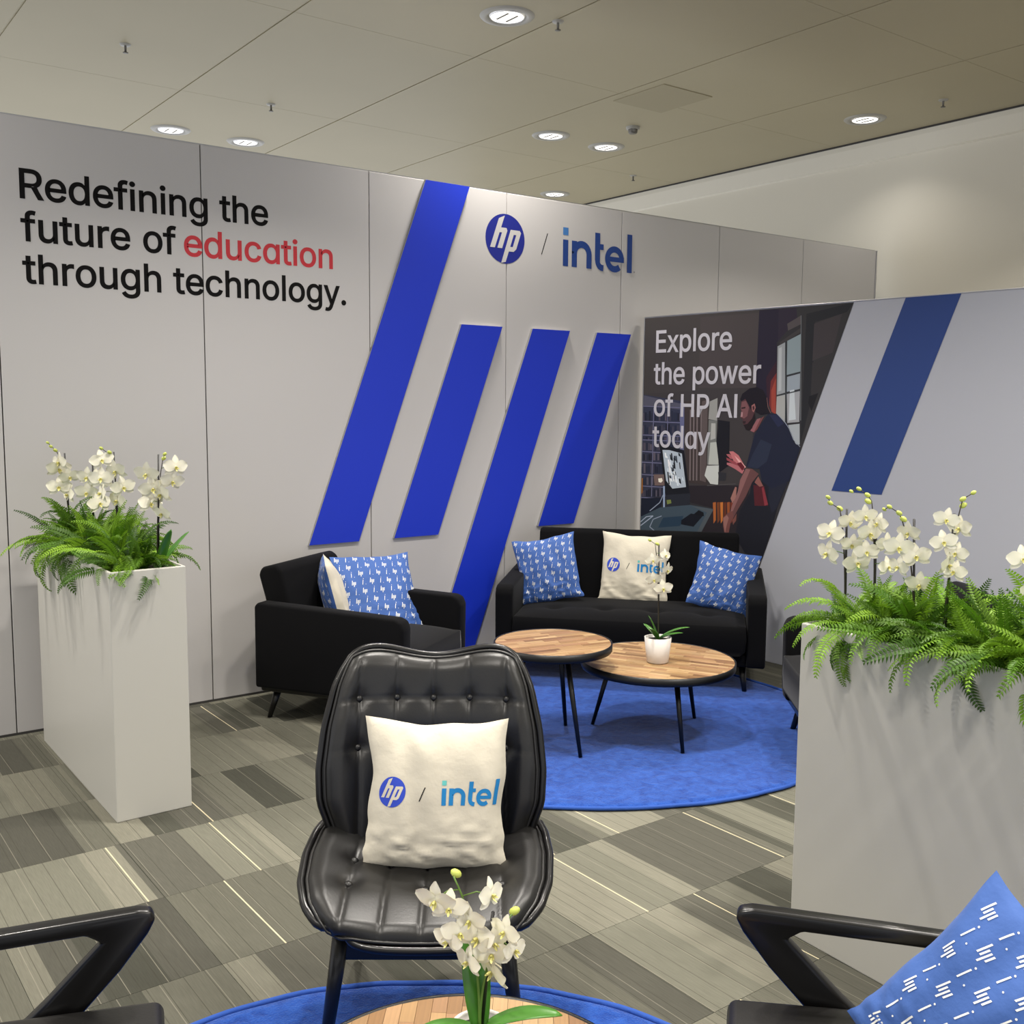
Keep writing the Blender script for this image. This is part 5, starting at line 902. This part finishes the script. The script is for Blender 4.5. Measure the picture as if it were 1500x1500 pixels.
def fern(label, x, y, z, n, seed, size=.34, bias=None, group=None):
    rnd = random.Random(seed); t = thing('boston_fern', label, 'fern', (x, y, z), 0, group)
    for i in range(n):
        lay = i / n       # outer low ones first, inner upright last
        az = i * 2.39996 + rnd.uniform(-.3, .3)
        if bias and rnd.random() < bias[1]: az = bias[0] + rnd.gauss(0, .6)
        k = rnd.choice([3, 4, 2, 6]) if lay < .35 else (rnd.choice([1, 2, 5, 3, 6]) if lay < .75 else rnd.choice([0, 7, 1, 5]))
        s = size * rnd.uniform(.75, 1.15) * (1 if lay < .7 else .8) * (.62 if y > 4.7 and math.sin(az) > .2 else 1)
        o = bpy.data.objects.new('frond', FR[k]); COL.objects.link(o); o.parent = t
        o.rotation_euler = (rnd.uniform(-.8, .8), (rnd.uniform(-.15, .25) if lay < .6 else rnd.uniform(-.85, -.2)), az)
        o.location = (rnd.uniform(-.07, .07), rnd.uniform(-.11, .11), rnd.uniform(-.01, .03)); o.scale = (s, s * rnd.uniform(.9, 1.15), s)
    return t
for i, (y, n, sz, lb) in enumerate([(4.27, 90, .25, 'fern nearest the front end of the left planter'), (4.62, 95, .30, 'second fern from the front in the left planter'),
                                    (4.88, 95, .31, 'second fern from the back in the left planter'), (5.03, 85, .31, 'fern at the back end of the left planter, longest trailing fronds')]):
    fern(lb, 1.235, y, .965, n, 20 + i, sz, bias=(-1.7, .35) if i == 0 else None, group='ferns in the left planter')
for i, (y, n, sz, lb) in enumerate([(1.76, 95, .26, 'fern at the far end of the right planter'), (1.52, 100, .28, 'second fern from the far end of the right planter'),
                                    (1.27, 105, .31, 'bushy fern by the right edge of the picture in the right planter'), (1.02, 60, .28, 'nearest fern of the right planter, beyond the right edge')]):
    fern(lb, 2.70 - (1.94 - y) * .056, y, .965, n, 40 + i, sz, group='ferns in the right planter')

# ------------------------------------------------------------------ orchids
def flower_mesh():
    V, Fc, MI = [], [], []
    def petal(a, L_, w, cup, mi=0, n=6, z0=0):
        c, s = math.cos(a), math.sin(a)
        for i in range(n + 1):
            t = i / n; hw_ = w * math.sin(min(1, .12 + t * .93) * PI) ** .6 * (.65 + .5 * t) * .5
            if i == n: hw_ = w * .10
            for j in (-1, -.5, 0, .5, 1):
                x, y = t * L_, j * hw_; z = z0 + cup * t * t - .10 * L_ * abs(j) * (1 - t) + .05 * L_ * j * j
                V.append((x * c - y * s, x * s + y * c, z))
        b = len(V) - (n + 1) * 5
        for i in range(n):
            for j in range(4): k = b + i * 5 + j; Fc.append((k, k + 1, k + 6, k + 5)); MI.append(mi)
    # unit: flower radius ~1, faces +z, y up
    for a in (90, 215, 325): petal(math.radians(a), .92, .62, -.18, 0, z0=-.03)
    for a in (12, 168): petal(math.radians(a), 1.0, 1.05, -.10, 0, z0=.03)
    fl_ = len(V)
    me = bpy.data.meshes.new('flower'); me.from_pydata(V, [], Fc); me.materials.append(M['petal']); me.polygons.foreach_set('use_smooth', [True] * len(me.polygons)); me.update()
    V, Fc, MI = [], [], []
    for a, L_, w, cup in ((270, .30, .22, .24), (215, .18, .16, .24), (325, .18, .16, .24)): petal(math.radians(a), L_, w, cup, 0, 4, .06)
    for k in range(8): pass
    b = len(V)
    for i in range(5):
        for k in range(6): t = k / 6 * 2 * PI; r = .07 * math.sin((i + .6) / 5 * PI * .9); V.append((r * math.cos(t), .03 + r * math.sin(t), .04 + i * .06))
    for i in range(4):
        for k in range(6): k2 = (k + 1) % 6; Fc.append((b + i * 6 + k, b + i * 6 + k2, b + i * 6 + 6 + k2, b + i * 6 + 6 + k))
    m2 = bpy.data.meshes.new('flower_lip'); m2.from_pydata(V, [], Fc); m2.materials.append(M['lip']); m2.polygons.foreach_set('use_smooth', [True] * len(m2.polygons)); m2.update()
    return me, m2
FLM, LIPM = flower_mesh()
bm = bmesh.new(); bmesh.ops.create_icosphere(bm, subdivisions=2, radius=1); bmesh.ops.scale(bm, vec=(.75, .75, 1.1), verts=bm.verts); BUDM = bpy.data.meshes.new('bud'); bm.to_mesh(BUDM); bm.free(); BUDM.materials.append(M['bud'])
BUDM.polygons.foreach_set('use_smooth', [True] * len(BUDM.polygons))
def leaf_obj(parent, az, L_, w, rise, droop, loc=(0, 0, 0), m=None):
    V, Fc = [], []; n = 12; a = rise; x = z = 0; c, s = math.cos(az), math.sin(az)
    for i in range(n + 1):
        t = i / n; hw_ = w * .5 * math.sin((.1 + .9 * t) * PI) ** .55 if i < n else .0008
        for j in (-1, -.5, 0, .5, 1):
            y = j * hw_; zz = z + .25 * abs(y); V.append((x * c - y * s, x * s + y * c, zz))
        x += math.cos(a) * L_ / n; z += math.sin(a) * L_ / n; a -= droop / n
    for i in range(n):
        for j in range(4): k = i * 5 + j; Fc.append((k, k + 1, k + 6, k + 5))
    o = mesh_obj('leaf', V, Fc, m or M['orchidleaf'], parent, loc, smooth=True)
    md = o.modifiers.new('solid', 'SOLIDIFY'); md.thickness = .0018
    return o
def orchid(label, base, stems, look, seed, fs=.054, leaves=(), pot=None, group=None, stem_m=None):
    """stems: list of (height, lean_az, lean, nflowers, nbuds, flower spread, stake)"""
    rnd = random.Random(seed); t = thing('potted_orchid' if pot else 'white_orchid', label, 'orchid', base, 0, group)
    z0 = 0
    if pot:
        r1, r0, h_ = pot; z0 = h_ - .012
        pt = lathe('pot', [(0, 0), (r0 - .004, 0), (r0, .004), (r1, h_), (r1 - .004, h_ + .001), (r1 - .007, h_ - .004), (r1 - .009, h_ - .015), (0, h_ - .015)], M['pot'], t, seg=48)
        lathe('bark', [(0, h_ - .008), (r1 * .5, h_ - .009), (r1 - .009, h_ - .014)], M['soil'], t, seg=24)
    for (H_, az, lean, nf, nb, rad, stk) in stems:
        az = math.radians(az); ox, oy = math.cos(az), math.sin(az); pts = []
        N_ = 14
        for i in range(N_ + 1):
            q = i / N_; pts.append(Vector((ox * lean * q ** 2.2, oy * lean * q ** 2.2, z0 + H_ * (q if q < .8 else .8 + (q - .8) * .75))))
        tube('stem', pts, [.0032 - .0016 * i / N_ for i in range(N_ + 1)], stem_m or M['stem'], t, 7)
        if stk: tube('stake', [(0.004, 0, z0), (ox * lean * .35 + .004, oy * lean * .35, z0 + H_ * stk)], .0035, M['stake'], t, 7)
        def place(me, p, d, s, nm, tw=0):
            o = bpy.data.objects.new(nm, me); COL.objects.link(o); o.parent = t
            q = Vector(d).to_track_quat('Z', 'Y'); o.rotation_mode = 'QUATERNION'; o.rotation_quaternion = q @ Matrix.Rotation(tw, 3, 'Z').to_quaternion(); o.location = p; o.scale = (s,) * 3
            return o
        for k in range(nf):
            q = .50 + .42 * (k + .5) / nf; i = q * N_; c = pts[int(i)].lerp(pts[min(N_, int(i) + 1)], i % 1)
            sd = -1 if k % 2 else 1; lk = math.radians(look + rnd.uniform(-55, 55)); f = Vector((math.cos(lk), math.sin(lk), rnd.uniform(-.35, .15)))
            rt = Vector((-math.sin(math.radians(look)), math.cos(math.radians(look)), 0))
            p = c + rt * sd * rad * rnd.uniform(.6, 1.1) + f * .025 + Vector((0, 0, rnd.uniform(-.012, .012)))
            tube('pedicel', [c, c.lerp(p, .5) + Vector((0, 0, .008)), p - f * .004], .0013, M['stemg'], t, 5)
            fo = place(FLM, p, f, fs * rnd.uniform(.85, 1.12), 'flower', rnd.uniform(-.25, .25))
            lo_ = bpy.data.objects.new('flower_lip', LIPM); COL.objects.link(lo_); lo_.parent = fo
        for k in range(nb):
            c = pts[-1] + Vector((ox * .018 * k + rnd.uniform(-.012, .012), oy * .018 * k + rnd.uniform(-.012, .012), .018 * k * (1 if k < 3 else .5)))
            if k: tube('stem', [pts[-1] if k == 1 else last, c], .0013, stem_m or M['stem'], t, 5)
            place(BUDM, c, (ox, oy, .6), .0105 - .0013 * k, 'bud'); last = c
    for (az, L_, w, rise, droop) in leaves: leaf_obj(t, math.radians(az), L_, w, math.radians(rise), math.radians(droop), (0, 0, z0))
    return t
LK = 232
orchid('white orchid in the left planter, leftmost, leaning left', (1.215, 5.10, .95), [(.50, 190, .05, 5, 3, .035, .92)], LK, 1, group='orchids in the left planter')
orchid('white orchid in the left planter, second from the left and shortest', (1.27, 4.93, .95), [(.44, 300, .03, 4, 2, .03, .95)], LK, 2, group='orchids in the left planter')
orchid('white orchid in the left planter, second from the right, standing tall', (1.30, 4.62, .95), [(.51, 200, .045, 6, 2, .04, .95)], LK, 3, group='orchids in the left planter')
orchid('white orchid in the left planter, rightmost, with two broad leaves by the rim', (1.345, 4.24, .95), [(.50, 300, .045, 7, 2, .045, .98)], LK, 4, leaves=[(-60, .20, .06, 72, 10), (-5, .21, .06, 58, 15)], group='orchids in the left planter')
orchid('white orchid in the right planter, leftmost, with green buds on top', (2.675, 1.87, .95), [(.42, 150, .03, 5, 3, .028, .95)], LK - 12, 5, fs=.042, group='orchids in the right planter')
orchid('white orchid in the right planter, second from the left', (2.69, 1.78, .95), [(.45, 120, .02, 6, 4, .028, .85)], LK - 12, 6, fs=.042, group='orchids in the right planter')
orchid('white orchid in the right planter, third from the left, with a leaning bud spray', (2.68, 1.64, .95), [(.41, 140, .05, 5, 4, .028, .95)], LK - 12, 7, fs=.042, group='orchids in the right planter')
orchid('white orchid in the right planter, tallest one, with a forked stem', (2.68, 1.55, .95), [(.46, -40, .03, 6, 3, .032, .9)], LK - 12, 8, fs=.042, group='orchids in the right planter')
orchid('white orchid cut by the right picture edge above the right planter', (2.62, 1.285, .95), [(.40, 30, .02, 5, 2, .03, .9)], LK - 12, 9, fs=.042, group='orchids in the right planter')
orchid('small white orchid in a white pot on the low wooden table', (3.565, 3.555, .3905), [(.50, 150, .025, 5, 2, .028, .95)], 222, 10, fs=.045,
       leaves=[(150, .13, .045, 72, 12), (-52, .17, .042, 38, 30), (-30, .13, .035, 22, 20), (200, .12, .035, 45, 20), (100, .11, .035, 45, 20)], pot=(.067, .054, .125))
orchid('white orchid standing on the foreground table, closest to the camera', (1.055, 1.50, .3905), [(.325, 150, .05, 8, 1, .034, 0), (.25, -45, .06, 5, 1, .026, .95)], 234, 11, fs=.039,
       leaves=[(75, .22, .055, 80, 15), (-50, .17, .05, 35, 35), (-100, .15, .05, 30, 30), (170, .14, .05, 25, 30)], pot=(.055, .045, .10), stem_m=M['stemg'])
